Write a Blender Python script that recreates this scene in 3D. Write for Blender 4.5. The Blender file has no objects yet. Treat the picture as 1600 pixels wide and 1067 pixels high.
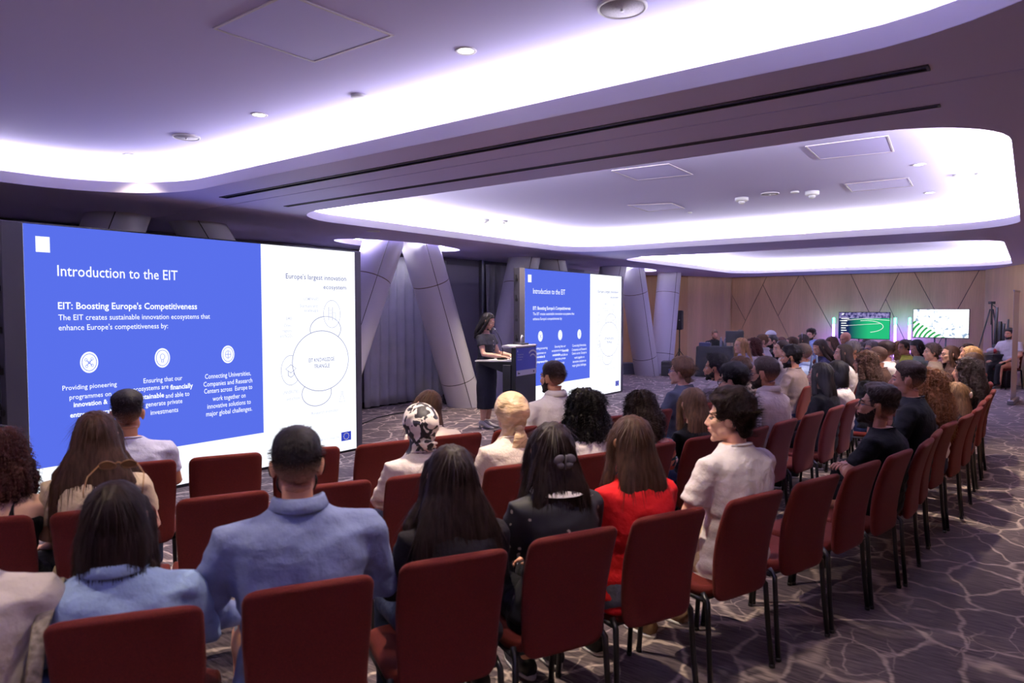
import bpy, math, random
import numpy as np
from mathutils import Vector, Matrix, noise as mnoise
rnd = random.Random(7)
SC = bpy.context.scene
COL = SC.collection

# ---------------------------------------------------------------- camera
F = 1067.0
PITCH = math.radians(2.603)
CAMZ = 1.70
cd = bpy.data.cameras.new('camera'); cam = bpy.data.objects.new('camera', cd); COL.objects.link(cam)
cd.sensor_width = 36; cd.lens = 36*F/1600; cd.clip_end = 200
cam.location = (0, 0, CAMZ); cam.rotation_euler = (math.pi/2-PITCH, 0, 0)
cd.dof.use_dof = True; cd.dof.focus_distance = 9.0; cd.dof.aperture_fstop = 3.2
SC.camera = cam
# ---------------------------------------------------------------- world, exposure
w = bpy.data.worlds.new('world'); SC.world = w; w.use_nodes = True
bg = w.node_tree.nodes['Background']; bg.inputs[0].default_value = (0.5, 0.5, 0.62, 1); bg.inputs[1].default_value = 0.02
SC.view_settings.view_transform = 'Standard'; SC.view_settings.look = 'None'
SC.view_settings.gamma = 1; SC.view_settings.use_curve_mapping = False
SC.view_settings.exposure = 0.1
SC.cycles.max_bounces = 7; SC.cycles.diffuse_bounces = 6; SC.cycles.sample_clamp_indirect = 4
COVE_POWER = 75.0         # radiance of the LED strips in the ceiling coves
COVE_COLOR = (1.0, 0.955, 1.0)
DOWN_POWER = 300.0
DOWN_COLOR = (1.0, 0.80, 0.62)
LED_GAIN = 1.15
ZS, ZL, ZU = 2.74, 2.83, 3.03      # soffit underside, lip top, upper ceiling

# ---------------------------------------------------------------- pixel helpers (photo frame 1600x1067)
def ray(px, py):
    a = (px-800)/F; b = (533.5-py)/F
    return np.array([a, math.cos(PITCH)+b*math.sin(PITCH), -math.sin(PITCH)+b*math.cos(PITCH)])
def onz(px, py, z):
    r = ray(px, py); t = (z-CAMZ)/r[2]; return np.array([0, 0, CAMZ])+r*t
def atd(px, py, d):
    r = ray(px, py); return np.array([0, 0, CAMZ])+r*(d/r[1])
def onplane(px, py, p0, n):
    r = ray(px, py); c = np.array([0, 0, CAMZ]); t = np.dot(np.array(p0)-c, n)/np.dot(r, n); return c+r*t
U = np.array([.6046, .7965]); W = np.array([.7965, -.6046])   # room axes: s along the long side, t across it
def st(s, t, z=0.): p = U*s+W*t; return (p[0], p[1], z)
def to_st(p): return float(p[0]*U[0]+p[1]*U[1]), float(p[0]*W[0]+p[1]*W[1])
RZ = math.atan2(U[1], U[0])        # rotation that takes +X to the room's s axis

# ---------------------------------------------------------------- materials
def lin(c):
    return tuple(((x/255)/12.92 if x/255 <= .04045 else (((x/255)+.055)/1.055)**2.4) for x in c)
MATS = {}
def newmat(name):
    m = bpy.data.materials.new(name); m.use_nodes = True
    nt = m.node_tree; b = nt.nodes['Principled BSDF']; return m, nt, b
def mat(name, col, rough=.6, metal=0., noise=0., scale=20., bump=0., bscale=60., spec=.4, sheen=0., stretch=None, rgb=False):
    if name in MATS: return MATS[name]
    m, nt, b = newmat(name); N = nt.nodes; L = nt.links
    c = lin(col) if not rgb else col
    b.inputs['Base Color'].default_value = (*c, 1); b.inputs['Roughness'].default_value = rough
    b.inputs['Metallic'].default_value = metal; b.inputs['Specular IOR Level'].default_value = spec
    if sheen: b.inputs['Sheen Weight'].default_value = sheen; b.inputs['Sheen Roughness'].default_value = .4
    tc = N.new('ShaderNodeTexCoord'); mp = N.new('ShaderNodeMapping'); L.new(tc.outputs['Object'], mp.inputs[0])
    if stretch: mp.inputs['Scale'].default_value = stretch
    if noise:
        n = N.new('ShaderNodeTexNoise'); n.inputs['Scale'].default_value = scale; n.inputs['Detail'].default_value = 4
        L.new(mp.outputs[0], n.inputs['Vector'])
        mx = N.new('ShaderNodeMix'); mx.data_type = 'RGBA'
        mx.inputs[6].default_value = (*[max(0, x*(1-noise)) for x in c], 1); mx.inputs[7].default_value = (*[min(1, x*(1+noise)) for x in c], 1)
        rp = N.new('ShaderNodeMapRange'); rp.inputs[1].default_value = .3; rp.inputs[2].default_value = .7
        L.new(n.outputs[0], rp.inputs[0]); L.new(rp.outputs[0], mx.inputs[0]); L.new(mx.outputs[2], b.inputs['Base Color'])
    if bump:
        n2 = N.new('ShaderNodeTexNoise'); n2.inputs['Scale'].default_value = bscale; n2.inputs['Detail'].default_value = 5
        L.new(mp.outputs[0], n2.inputs['Vector'])
        bp = N.new('ShaderNodeBump'); bp.inputs['Strength'].default_value = bump; bp.inputs['Distance'].default_value = .01 if bscale > 15 else .04
        L.new(n2.outputs[0], bp.inputs['Height']); L.new(bp.outputs[0], b.inputs['Normal'])
    MATS[name] = m; return m
def emat(name, col, strength):
    if name in MATS: return MATS[name]
    m = bpy.data.materials.new(name); m.use_nodes = True; nt = m.node_tree; nt.nodes.clear()
    e = nt.nodes.new('ShaderNodeEmission'); o = nt.nodes.new('ShaderNodeOutputMaterial')
    e.inputs[0].default_value = (*col, 1); e.inputs[1].default_value = strength
    nt.links.new(e.outputs[0], o.inputs[0]); MATS[name] = m; return m
def cloth(name, col, bump=.6, noise=.06, rough=.85): return mat(name, col, rough, bump=bump, bscale=9, noise=noise, scale=6, sheen=.02, spec=.12)

# ---------------------------------------------------------------- mesh building
class MB:
    def __init__(s): s.v = []; s.f = []; s.m = []; s.n = 0
    def add(s, V, Fc, mi=0):
        V = np.asarray(V, float).reshape(-1, 3)
        s.v.append(V); s.f += [tuple(int(i)+s.n for i in f) for f in Fc]; s.m += [mi]*len(Fc); s.n += len(V); return s
    def V(s): return np.concatenate(s.v) if s.v else np.zeros((0, 3))
    def tf(s, M):
        M = np.array(M); s.v = [(v @ M[:3, :3].T)+M[:3, 3] for v in s.v]; return s
    def join(s, o, mi=None):
        base = s.n; s.v += o.v; s.f += [tuple(i+base for i in f) for f in o.f]
        s.m += (o.m if mi is None else [mi]*len(o.f)); s.n += o.n; return s
    def mesh(s, name, mats, smooth=True):
        me = bpy.data.meshes.new(name); V = s.V()
        fl = [len(f) for f in s.f]; tot = sum(fl)
        me.vertices.add(len(V)); me.vertices.foreach_set('co', V.astype(np.float32).ravel())
        me.loops.add(tot); me.loops.foreach_set('vertex_index', np.fromiter((i for f in s.f for i in f), dtype=np.int32, count=tot))
        me.polygons.add(len(s.f)); st_ = np.zeros(len(fl), np.int32); st_[1:] = np.cumsum(fl)[:-1]
        me.polygons.foreach_set('loop_start', st_); me.polygons.foreach_set('loop_total', np.array(fl, np.int32))
        me.polygons.foreach_set('material_index', np.array(s.m, np.int32))
        me.polygons.foreach_set('use_smooth', np.full(len(fl), bool(smooth)))
        for mm in (mats if isinstance(mats, (list, tuple)) else [mats]): me.materials.append(mm)
        me.update(calc_edges=True); me.validate()
        return me
    def obj(s, name, mats, parent=None, smooth=True, loc=None, rz=None):
        me = s.mesh(name, mats, smooth)
        return link(name, me, parent, loc, rz)
def link(name, data, parent=None, loc=None, rz=None):
    o = bpy.data.objects.new(name, data); COL.objects.link(o)
    if parent is not None: o.parent = parent
    if loc is not None: o.location = loc
    if rz is not None: o.rotation_euler = (0, 0, rz)
    return o
def tag(o, label, cat, group=None):
    o['label'] = label; o['category'] = cat
    if group: o['group'] = group
    return o
def struct(o): o['kind'] = 'structure'; return o
def thing(name, label, cat, loc=(0, 0, 0), rz=0, group=None):
    o = bpy.data.objects.new(name, None); COL.objects.link(o); o.location = loc; o.rotation_euler = (0, 0, rz); o.empty_display_size = .1
    return tag(o, label, cat, group)
def copy_tree(o, parent=None):
    kids = list(o.children)
    c = o.copy(); COL.objects.link(c); c.parent = parent
    for k in kids: copy_tree(k, c)
    return c
def box(x0, x1, y0, y1, z0, z1):
    V = [(x, y, z) for z in (z0, z1) for y in (y0, y1) for x in (x0, x1)]
    return V, [(0, 2, 3, 1), (4, 5, 7, 6), (0, 1, 5, 4), (2, 6, 7, 3), (0, 4, 6, 2), (1, 3, 7, 5)]
def bevbox(x0, x1, y0, y1, z0, z1, r=.005):
    """box with its twelve edges chamfered"""
    V = []; idx = {}
    for i, X in enumerate((x0, x1)):
        for j, Y in enumerate((y0, y1)):
            for k, Z in enumerate((z0, z1)):
                sx, sy, sz = (1, -1)[i], (1, -1)[j], (1, -1)[k]
                idx[i, j, k, 0] = len(V); V.append((X, Y+sy*r, Z+sz*r))
                idx[i, j, k, 1] = len(V); V.append((X+sx*r, Y, Z+sz*r))
                idx[i, j, k, 2] = len(V); V.append((X+sx*r, Y+sy*r, Z))
    g = idx; Fc = []
    for i in (0, 1):
        q = [g[i, 0, 0, 0], g[i, 1, 0, 0], g[i, 1, 1, 0], g[i, 0, 1, 0]]; Fc.append(tuple(q if i else q[::-1]))
        q = [g[0, i, 0, 1], g[1, i, 0, 1], g[1, i, 1, 1], g[0, i, 1, 1]]; Fc.append(tuple(q[::-1] if i else q))
        q = [g[0, 0, i, 2], g[1, 0, i, 2], g[1, 1, i, 2], g[0, 1, i, 2]]; Fc.append(tuple(q if i else q[::-1]))
    for i in (0, 1):
        for j in (0, 1):
            Fc.append((g[i, j, 0, 0], g[i, j, 1, 0], g[i, j, 1, 1], g[i, j, 0, 1]))
            Fc.append((g[i, 0, j, 0], g[i, 1, j, 0], g[i, 1, j, 2], g[i, 0, j, 2]))
            Fc.append((g[0, i, j, 1], g[1, i, j, 1], g[1, i, j, 2], g[0, i, j, 2]))
            for k in (0, 1): Fc.append((g[i, j, k, 0], g[i, j, k, 1], g[i, j, k, 2]))
    return V, Fc
def rings(R, cap=True, closed=True):
    """R: (k, n, 3) rings -> lofted surface"""
    R = np.asarray(R, float); k, n, _ = R.shape; Fc = []
    for i in range(k-1):
        for j in range(n if closed else n-1):
            j2 = (j+1) % n; Fc.append((i*n+j, i*n+j2, (i+1)*n+j2, (i+1)*n+j))
    if cap: Fc.append(tuple(range(n-1, -1, -1))); Fc.append(tuple((k-1)*n+j for j in range(n)))
    return R.reshape(-1, 3), Fc
def tube(P, r, n=10, flat=1., cap=True, upv=(0, 0, 1)):
    P = np.asarray(P, float); k = len(P); r = np.broadcast_to(np.asarray(r, float), (k,)) if np.ndim(r) < 2 else np.asarray(r)
    T = np.zeros_like(P); T[1:-1] = P[2:]-P[:-2]; T[0] = P[1]-P[0]; T[-1] = P[-1]-P[-2]
    out = []; prev = None
    for i in range(k):
        t = T[i]/(np.linalg.norm(T[i])+1e-9)
        a = prev if prev is not None else np.array(upv, float)
        if prev is None and abs(np.dot(a, t)) > .9: a = np.array([1., 0, 0]) if abs(t[0]) < .9 else np.array([0, 1., 0])
        x = a-np.dot(a, t)*t; x /= np.linalg.norm(x); y = np.cross(t, x); prev = x
        rr = r[i] if np.ndim(r[i]) == 0 else None
        th = np.arange(n)*2*math.pi/n
        rx, ry = (rr, rr*flat) if rr is not None else r[i]
        out.append(P[i]+np.outer(np.cos(th)*rx, x)+np.outer(np.sin(th)*ry, y))
    return rings(out, cap)
def zloft(S, n=20, p=2.0):
    """sections (z, cx, cy, rx, ry): horizontal superellipses"""
    th = np.arange(n)*2*math.pi/n; c, s = np.cos(th), np.sin(th)
    cc = np.sign(c)*np.abs(c)**(2/p); ss = np.sign(s)*np.abs(s)**(2/p)
    return rings([np.stack([cx+rx*cc, cy+ry*ss, np.full(n, z)], 1) for z, cx, cy, rx, ry in S])
def ell(c, r, n=14, m=9, rot=None):
    R = []
    for i in range(1, m):
        ph = math.pi*i/m; th = np.arange(n)*2*math.pi/n
        R.append(np.stack([np.sin(ph)*np.cos(th), np.sin(ph)*np.sin(th), np.full(n, -math.cos(ph))], 1))
    V, Fc = rings(R, cap=False)
    b = len(V); V = np.concatenate([V, [[0, 0, -1], [0, 0, 1]]])
    for j in range(n): Fc.append((j, b, (j+1) % n)); k = (m-2)*n; Fc.append((k+j, k+(j+1) % n, b+1))
    V = V*np.array(r)
    if rot is not None: V = V @ np.array(rot).T
    return V+np.array(c), Fc
def lathe(prof, n=24, c=(0, 0, 0)):
    th = np.arange(n)*2*math.pi/n
    return rings([np.stack([c[0]+r*np.cos(th), c[1]+r*np.sin(th), np.full(n, c[2]+z)], 1) for r, z in prof])
def remesh(mb, vox, smooth=3, fac=.5):
    me = mb.mesh('tmp', [], True); o = bpy.data.objects.new('tmp', me); COL.objects.link(o)
    r = o.modifiers.new('r', 'REMESH'); r.mode = 'VOXEL'; r.voxel_size = vox
    if smooth: s = o.modifiers.new('s', 'SMOOTH'); s.factor = fac; s.iterations = smooth
    dg = bpy.context.evaluated_depsgraph_get(); ev = o.evaluated_get(dg); m2 = ev.to_mesh()
    V = np.zeros(len(m2.vertices)*3, np.float32); m2.vertices.foreach_get('co', V); V = V.reshape(-1, 3).astype(float)
    nl = len(m2.loops); li = np.zeros(nl, np.int32); m2.loops.foreach_get('vertex_index', li)
    ls = np.zeros(len(m2.polygons), np.int32); m2.polygons.foreach_get('loop_start', ls)
    lt = np.zeros(len(m2.polygons), np.int32); m2.polygons.foreach_get('loop_total', lt)
    li = li.tolist(); Fc = [tuple(li[a:a+b]) for a, b in zip(ls.tolist(), lt.tolist())]
    Nn = np.zeros(len(m2.vertices)*3, np.float32); m2.vertices.foreach_get('normal', Nn); Nn = Nn.reshape(-1, 3).astype(float)
    ev.to_mesh_clear(); bpy.data.objects.remove(o); bpy.data.meshes.remove(me)
    return V, Fc, Nn
def nz(V, sc, seed=0.):
    return np.array([mnoise.noise(Vector((x*sc[0]+seed, y*sc[1], z*sc[2]))) for x, y, z in V])
# ================================================================ ROOM
M_ceil = mat('ceiling_screen_tint', (206, 200, 244), .85)  # lavender in the colour stands in for blue light from the screens
M_soffit = mat('soffit_screen_tint', (216, 208, 250), .6, spec=.25)  # same lavender: screen light put into the soffit colour
M_dark = mat('dark_metal', (22, 22, 25), .5)
M_black = mat('black_plastic', (12, 12, 14), .45)
M_white = mat('white_plastic', (225, 225, 228), .5)
M_strips = [emat('cove_led_'+'abc'[i], COVE_COLOR, COVE_POWER*k) for i, k in enumerate((1.2, 8.5, 16.0))]
def roundrect(s0, s1, t0, t1, r, off=0., n=10):
    s0 -= off; s1 += off; t0 -= off; t1 += off; r = max(.05, r+off)
    P = []
    for cs, ct, a0 in ((s1-r, t1-r, 0), (s0+r, t1-r, 90), (s0+r, t0+r, 180), (s1-r, t0+r, 270)):
        for i in range(n+1):
            a = math.radians(a0+90*i/n); P.append((cs+r*math.cos(a), ct+r*math.sin(a)))
    return P
def ellipse(cs, ct, a, b, n=40): return [(cs+a*math.cos(2*math.pi*i/n), ct+b*math.sin(2*math.pi*i/n)) for i in range(n)]
def holed(name, outer, holes, z0, z1, m):
    """flat slab with holes, in room (s, t) coordinates"""
    cu = bpy.data.curves.new(name, 'CURVE'); cu.dimensions = '2D'; cu.fill_mode = 'BOTH'; cu.extrude = (z1-z0)/2
    for P in [outer]+holes:
        sp = cu.splines.new('POLY'); sp.points.add(len(P)-1)
        for i, (s_, t_) in enumerate(P): sp.points[i].co = (s_, -t_, 0, 1)
        sp.use_cyclic_u = True
    tmp = bpy.data.objects.new('tmp', cu); COL.objects.link(tmp)
    me = bpy.data.meshes.new_from_object(tmp.evaluated_get(bpy.context.evaluated_depsgraph_get()))
    bpy.data.objects.remove(tmp); me.materials.clear(); me.materials.append(m)
    o = link(name, me, None, (0, 0, (z0+z1)/2), RZ); return o
def ringwall(P, z0, z1, m, name, thick=0.):
    R = [[(s_, -t_, z) for s_, t_ in P] for z in (z0, z1)]
    V, Fc = rings(R, cap=False); mb = MB().add(V, Fc); return mb
RECESS = [(-3.2, 3.10, -6.67, .35, 1.0), (4.47, 10.65, -6.62, -.12, .75), (12.15, 19.4, -6.7, -.35, .8)]
outer = [(-4.2, -9.4), (21.6, -9.4), (21.6, 1.5), (-4.2, 1.5)]
SLOTS = [(3.41, 3.48, -5.95, -.38), (3.716, 3.728, -9.0, 1.4), (4.09, 4.13, -5.95, -.40)]
HOLES = [(7.73, -8.1, 1.28, .52), (15.65, -8.15, 1.2, .5)]
holes = [roundrect(*r) for r in RECESS]+[[(a, c), (b, c), (b, d), (a, d)] for a, b, c, d in SLOTS]+[ellipse(*h) for h in HOLES]
soffit = struct(holed('ceiling', outer, holes, ZS, ZL, M_soffit))
up = MB().add(*box(-4.2, 21.6, -1.5, 9.4, ZU, ZU+.06))
upper = struct(up.obj('ceiling', M_ceil, None, False, (0, 0, 0), RZ))
upper.name = 'ceiling_upper'
for k, r in enumerate(RECESS):
    mb = ringwall(roundrect(*r, off=.26), ZL, ZU, M_ceil, 'trim')
    struct(mb.obj('trim_%d' % (k+1), M_ceil, None, True, (0, 0, 0), RZ))
    ls = ringwall(roundrect(*r, off=-.004), ZS-.001, ZL+.002, M_ceil, 'trim'); struct(ls.obj('trim_%d' % (k+11), mat('lip_glow_tint', (244, 242, 248), .8), None, True, (0, 0, 0), RZ))  # added white ring: cove glow on the lip put into its colour
    a = roundrect(*r, off=.12); b = roundrect(*r, off=.16)
    V, Fc = rings([[(x, -y, ZL+.012) for x, y in a], [(x, -y, ZL+.016) for x, y in b]], cap=False)
    o = MB().add(V, Fc).obj('cove_light', M_strips[k], None, True, (0, 0, 0), RZ)
    tag(o, ['LED strip hidden in the nearest and largest ceiling cove', 'LED strip hidden in the middle ceiling cove', 'LED strip hidden in the farthest ceiling cove by the wood wall'][k], 'cove light')
for k, (cs, ct, a, b) in enumerate(HOLES):
    mb = ringwall(ellipse(cs, ct, a+.06, b+.06), ZL, ZU, M_ceil, 'trim')
    struct(mb.obj('trim_%d' % (k+4), M_ceil, None, True, (0, 0, 0), RZ))
    P1 = ellipse(cs, ct, a+.015, b+.015); P2 = ellipse(cs, ct, a+.05, b+.05)
    V, Fc = rings([[(x, -y, ZL+.01) for x, y in P1], [(x, -y, ZL+.012) for x, y in P2]], cap=False)
    o = MB().add(V, Fc).obj('cove_light', emat('oval_led', COVE_COLOR, 800.), None, True, (0, 0, 0), RZ)
    tag(o, ['LED ring in the nearer oval opening above the slanted columns', 'LED ring in the farther oval opening above the slanted columns'][k], 'cove light')
# linear air diffusers in the beam
for k, (a, b, c, d) in enumerate(SLOTS):
    if k == 1:
        struct(MB().add(*box(a-.01, b+.01, -d, -c, ZS+.03, ZS+.05)).obj('trim_6', M_dark, None, False, None, RZ)); continue
    t_ = thing('linear_diffuser', ['long black slot diffuser in the ceiling beam beside the nearest cove', 'long thin black slot diffuser in the ceiling beam beside the middle cove'][k > 1], 'air vent', st((a+b)/2, (c+d)/2, ZS), RZ)
    hw = (b-a)/2; hl = (d-c)/2
    MB().add(*box(-hw-.01, hw+.01, -hl, hl, .05, .07)).obj('housing', M_black, t_, False)
    f = MB()
    for sx in (-1, 1): f.add(*box(sx*hw-.006, sx*hw+.006, -hl-.006, hl+.006, -.006, .004))
    for sy in (-1, 1): f.add(*box(-hw, hw, sy*hl-.006, sy*hl+.006, -.006, .004))
    f.obj('frame', mat('diffuser_grey', (70, 66, 76), .5), t_, False)
    MB().add(*box(-.006, .006, -hl, hl, .004, .03)).obj('blade', M_dark, t_, False)
# floor --------------------------------------------------------------
def carpet():
    m, nt, b = newmat('carpet'); N = nt.nodes; L = nt.links
    tc = N.new('ShaderNodeTexCoord'); mp = N.new('ShaderNodeMapping'); L.new(tc.outputs['Object'], mp.inputs[0]); mp.inputs['Rotation'].default_value = (0, 0, .5); mp.inputs['Scale'].default_value = (1., 1.25, 1)
    n1 = N.new('ShaderNodeTexNoise'); n1.inputs['Scale'].default_value = 2.2; n1.inputs['Detail'].default_value = 3; L.new(mp.outputs[0], n1.inputs['Vector'])
    ad = N.new('ShaderNodeVectorMath'); ad.operation = 'MULTIPLY_ADD'; ad.inputs[1].default_value = (.34, .34, 0)
    L.new(n1.outputs['Color'], ad.inputs[0]); L.new(mp.outputs[0], ad.inputs[2])
    def vor(sc, w0, w1):
        v = N.new('ShaderNodeTexVoronoi'); v.feature = 'DISTANCE_TO_EDGE'; v.inputs['Scale'].default_value = sc; L.new(ad.outputs[0], v.inputs['Vector'])
        r = N.new('ShaderNodeMapRange'); r.interpolation_type = 'SMOOTHSTEP'; r.inputs[1].default_value = w0; r.inputs[2].default_value = w1; r.inputs[3].default_value = 1; r.inputs[4].default_value = 0
        L.new(v.outputs['Distance'], r.inputs[0]); return r
    va = vor(2.6, .004, .05); vb = vor(4.6, .004, .04)
    # fibres and streaks
    mp2 = N.new('ShaderNodeMapping'); L.new(tc.outputs['Object'], mp2.inputs[0]); mp2.inputs['Rotation'].default_value = (0, 0, -.65); mp2.inputs['Scale'].default_value = (60, 9, 1)
    st_ = N.new('ShaderNodeTexNoise'); st_.inputs['Scale'].default_value = 1.; st_.inputs['Detail'].default_value = 5; L.new(mp2.outputs[0], st_.inputs['Vector'])
    big = N.new('ShaderNodeTexNoise'); big.inputs['Scale'].default_value = 1.3; L.new(mp.outputs[0], big.inputs['Vector'])
    # second vein set only in places
    gate = N.new('ShaderNodeMapRange'); gate.inputs[1].default_value = .5; gate.inputs[2].default_value = .56; L.new(big.outputs[0], gate.inputs[0])
    g2 = N.new('ShaderNodeMath'); g2.operation = 'MULTIPLY'; L.new(vb.outputs[0], g2.inputs[0]); L.new(gate.outputs[0], g2.inputs[1])
    g3 = N.new('ShaderNodeMath'); g3.operation = 'MULTIPLY'; g3.inputs[1].default_value = .7; L.new(g2.outputs[0], g3.inputs[0])
    mxv = N.new('ShaderNodeMath'); mxv.operation = 'MAXIMUM'; L.new(va.outputs[0], mxv.inputs[0]); L.new(g3.outputs[0], mxv.inputs[1])
    sr = N.new('ShaderNodeMapRange'); sr.inputs[1].default_value = .3; sr.inputs[2].default_value = .7; L.new(st_.outputs[0], sr.inputs[0])
    ml = N.new('ShaderNodeMapRange'); ml.inputs[3].default_value = .3; ml.inputs[4].default_value = 1.0; L.new(sr.outputs[0], ml.inputs[0])
    vein = N.new('ShaderNodeMath'); vein.operation = 'MULTIPLY'; L.new(mxv.outputs[0], vein.inputs[0]); L.new(ml.outputs[0], vein.inputs[1])
    cm = N.new('ShaderNodeMix'); cm.data_type = 'RGBA'; cm.inputs[6].default_value = (*lin((62, 54, 60)), 1); cm.inputs[7].default_value = (*lin((158, 142, 142)), 1); 
    sm = N.new('ShaderNodeMath'); sm.operation = 'MULTIPLY'; L.new(sr.outputs[0], sm.inputs[0]); L.new(big.outputs[0], sm.inputs[1]); L.new(sm.outputs[0], cm.inputs[0])
    c2 = N.new('ShaderNodeMix'); c2.data_type = 'RGBA'; c2.inputs[7].default_value = (*lin((214, 196, 184)), 1)
    L.new(vein.outputs[0], c2.inputs[0]); L.new(cm.outputs[2], c2.inputs[6]); L.new(c2.outputs[2], b.inputs['Base Color'])
    b.inputs['Roughness'].default_value = .9; b.inputs['Specular IOR Level'].default_value = .15; b.inputs['Sheen Weight'].default_value = .05
    bp = N.new('ShaderNodeBump'); bp.inputs['Strength'].default_value = .3; bp.inputs['Distance'].default_value = .01; L.new(st_.outputs[0], bp.inputs['Height']); L.new(bp.outputs[0], b.inputs['Normal'])
    return m
floor = struct(MB().add(*box(-4.2, 21.6, -1.5, 9.4, -.05, 0)).obj('floor', carpet(), None, False, None, RZ))
# walls ---------------------------------------------------------------
M_wall = mat('dark_wall', (132, 128, 142), .7)
M_wallw = mat('light_wall', (170, 166, 170), .7)
def woodmat(name, c, sc=1.):
    m, nt, b = newmat(name); N = nt.nodes; L = nt.links
    tc = N.new('ShaderNodeTexCoord'); mp = N.new('ShaderNodeMapping'); mp.inputs['Scale'].default_value = (9*sc, 9*sc, .35); L.new(tc.outputs['Object'], mp.inputs[0])
    n = N.new('ShaderNodeTexNoise'); n.inputs['Scale'].default_value = 6; n.inputs['Detail'].default_value = 6; n.inputs['Roughness'].default_value = .65; L.new(mp.outputs[0], n.inputs['Vector'])
    n2 = N.new('ShaderNodeTexNoise'); n2.inputs['Scale'].default_value = .35; n2.inputs['Detail'].default_value = 1; L.new(mp.outputs[0], n2.inputs['Vector'])
    a = N.new('ShaderNodeMath'); a.operation = 'ADD'; L.new(n.outputs[0], a.inputs[0]); L.new(n2.outputs[0], a.inputs[1])
    r = N.new('ShaderNodeValToRGB'); r.color_ramp.elements[0].position = .35; r.color_ramp.elements[1].position = .68
    k = N.new('ShaderNodeMath'); k.operation = 'MULTIPLY'; k.inputs[1].default_value = .5; L.new(a.outputs[0], k.inputs[0]); L.new(k.outputs[0], r.inputs[0])
    l = lin(c); r.color_ramp.elements[0].color = (*[x*.8 for x in l], 1); r.color_ramp.elements[1].color = (*[x*1.12 for x in l], 1)
    L.new(r.outputs[0], b.inputs['Base Color']); b.inputs['Roughness'].default_value = .5; b.inputs['Specular IOR Level'].default_value = .3
    return m
M_wood = woodmat('oak_panel', (216, 180, 136))
M_wood2 = woodmat('oak_panel_darker', (200, 160, 112))
def wallseg(name, A, B, z0, z1, m, th=.08, side=1):
    """vertical wall between two (s,t) points; thickness goes away from the room"""
    a = Vector(st(*A)); b = Vector(st(*B)); d = (b-a); L_ = d.length; ang = math.atan2(d.y, d.x)
    return struct(MB().add(*box(0, L_, 0 if side > 0 else -th, th if side > 0 else 0, z0, z1)).obj(name, m, None, False, a, ang))
wallseg('wall_left', (-4.2, -9.2), (15.2, -9.2), 0, ZS, M_wall)
wallseg('wall_left_far', (15.2, -9.2), (18.4, -9.2), 0, 2.3, M_wood2)
wallseg('wall_left_upper', (15.2, -9.2), (18.4, -9.2), 2.3, ZS, M_wallw)
wallseg('wall_corner_left', (18.4, -9.2), (19.75, -8.3), 0, ZS, M_wood2)
wallseg('wall_corner_middle', (19.75, -8.3), (21.25, -7.72), 0, ZS, M_wood)
wallseg('wall_corner_right', (21.25, -7.72), (21.42, -7.5), 0, ZS, M_wood)
wallseg('wall_right_far', (21.3, -.95), (18.7, .02), 0, ZS, M_wood, .08, 1)
wallseg('wall_right_return', (18.7, .02), (17.2, .35), 0, ZS, M_wood2, .08, 1)
wallseg('wall_right', (17.2, .35), (-4.2, 1.35), 0, ZS, M_wood2, .08, 1)
wallseg('wall_rear', (-4.2, 1.4), (-4.2, -9.3), 0, ZS, M_wall, .08, 1)
# back wall of separate veneer panels: a polygon split by the joints seen in the photograph
S_B = 21.36
def wallpt(px, py):
    """pixel -> (distance along the wall towards the right, z)"""
    p0 = np.array(st(S_B, 0)); n = np.array([U[0], U[1], 0]); p = onplane(px, py, p0, n); s_, t_ = to_st(p); return (t_, p[2])
def clip(poly, A, B, keep):
    out = []; n = len(poly)
    f = lambda P: keep*((B[0]-A[0])*(P[1]-A[1])-(B[1]-A[1])*(P[0]-A[0]))
    for i in range(n):
        P, Q = poly[i], poly[(i+1) % n]; a, b = f(P), f(Q)
        if a >= 0: out.append(P)
        if a*b < 0: k = a/(a-b); out.append((P[0]+(Q[0]-P[0])*k, P[1]+(Q[1]-P[1])*k))
    return out
def inside(poly, P):
    s_ = [((poly[(i+1) % len(poly)][0]-a[0])*(P[1]-a[1])-(poly[(i+1) % len(poly)][1]-a[1])*(P[0]-a[0])) for i, a in enumerate(poly)]
    return all(x >= 0 for x in s_) or all(x <= 0 for x in s_)
pieces = [[(-7.52, 0), (-.93, 0), (-.93, ZS), (-7.52, ZS)]]
J = [((1197, 434), (1158, 515), (1180, 470)), ((1193, 447), (1230, 523), (1211, 484)), ((1247, 433), (1216, 493), (1232, 463)),
     ((1142, 458), (1164, 500), (1150, 473)), ((1256, 433), (1300, 514), (1275, 468)), ((1405, 426), (1375, 485), (1390, 456)),
     ((1330, 430), (1358, 488), (1344, 459)), ((1385, 470), (1412, 528), (1400, 502)), ((1530, 422), (1498, 480), (1514, 451)),
     ((1429, 426), (1458, 480), (1443, 452))]
for A, B, Cc in J:
    A, B, Cc = wallpt(*A), wallpt(*B), wallpt(*Cc); new = []
    for p in pieces:
        if inside(p, Cc): new += [q for q in (clip(p, A, B, 1), clip(p, A, B, -1)) if len(q) > 2]
        else: new.append(p)
    pieces = new
bw = wallseg('wall_back', (S_B+.035, -7.52), (S_B+.035, -.9), 0, ZS, M_black, .08, 1)
bw.location.z = 0
ang0 = math.atan2(W[1], W[0])
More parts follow.
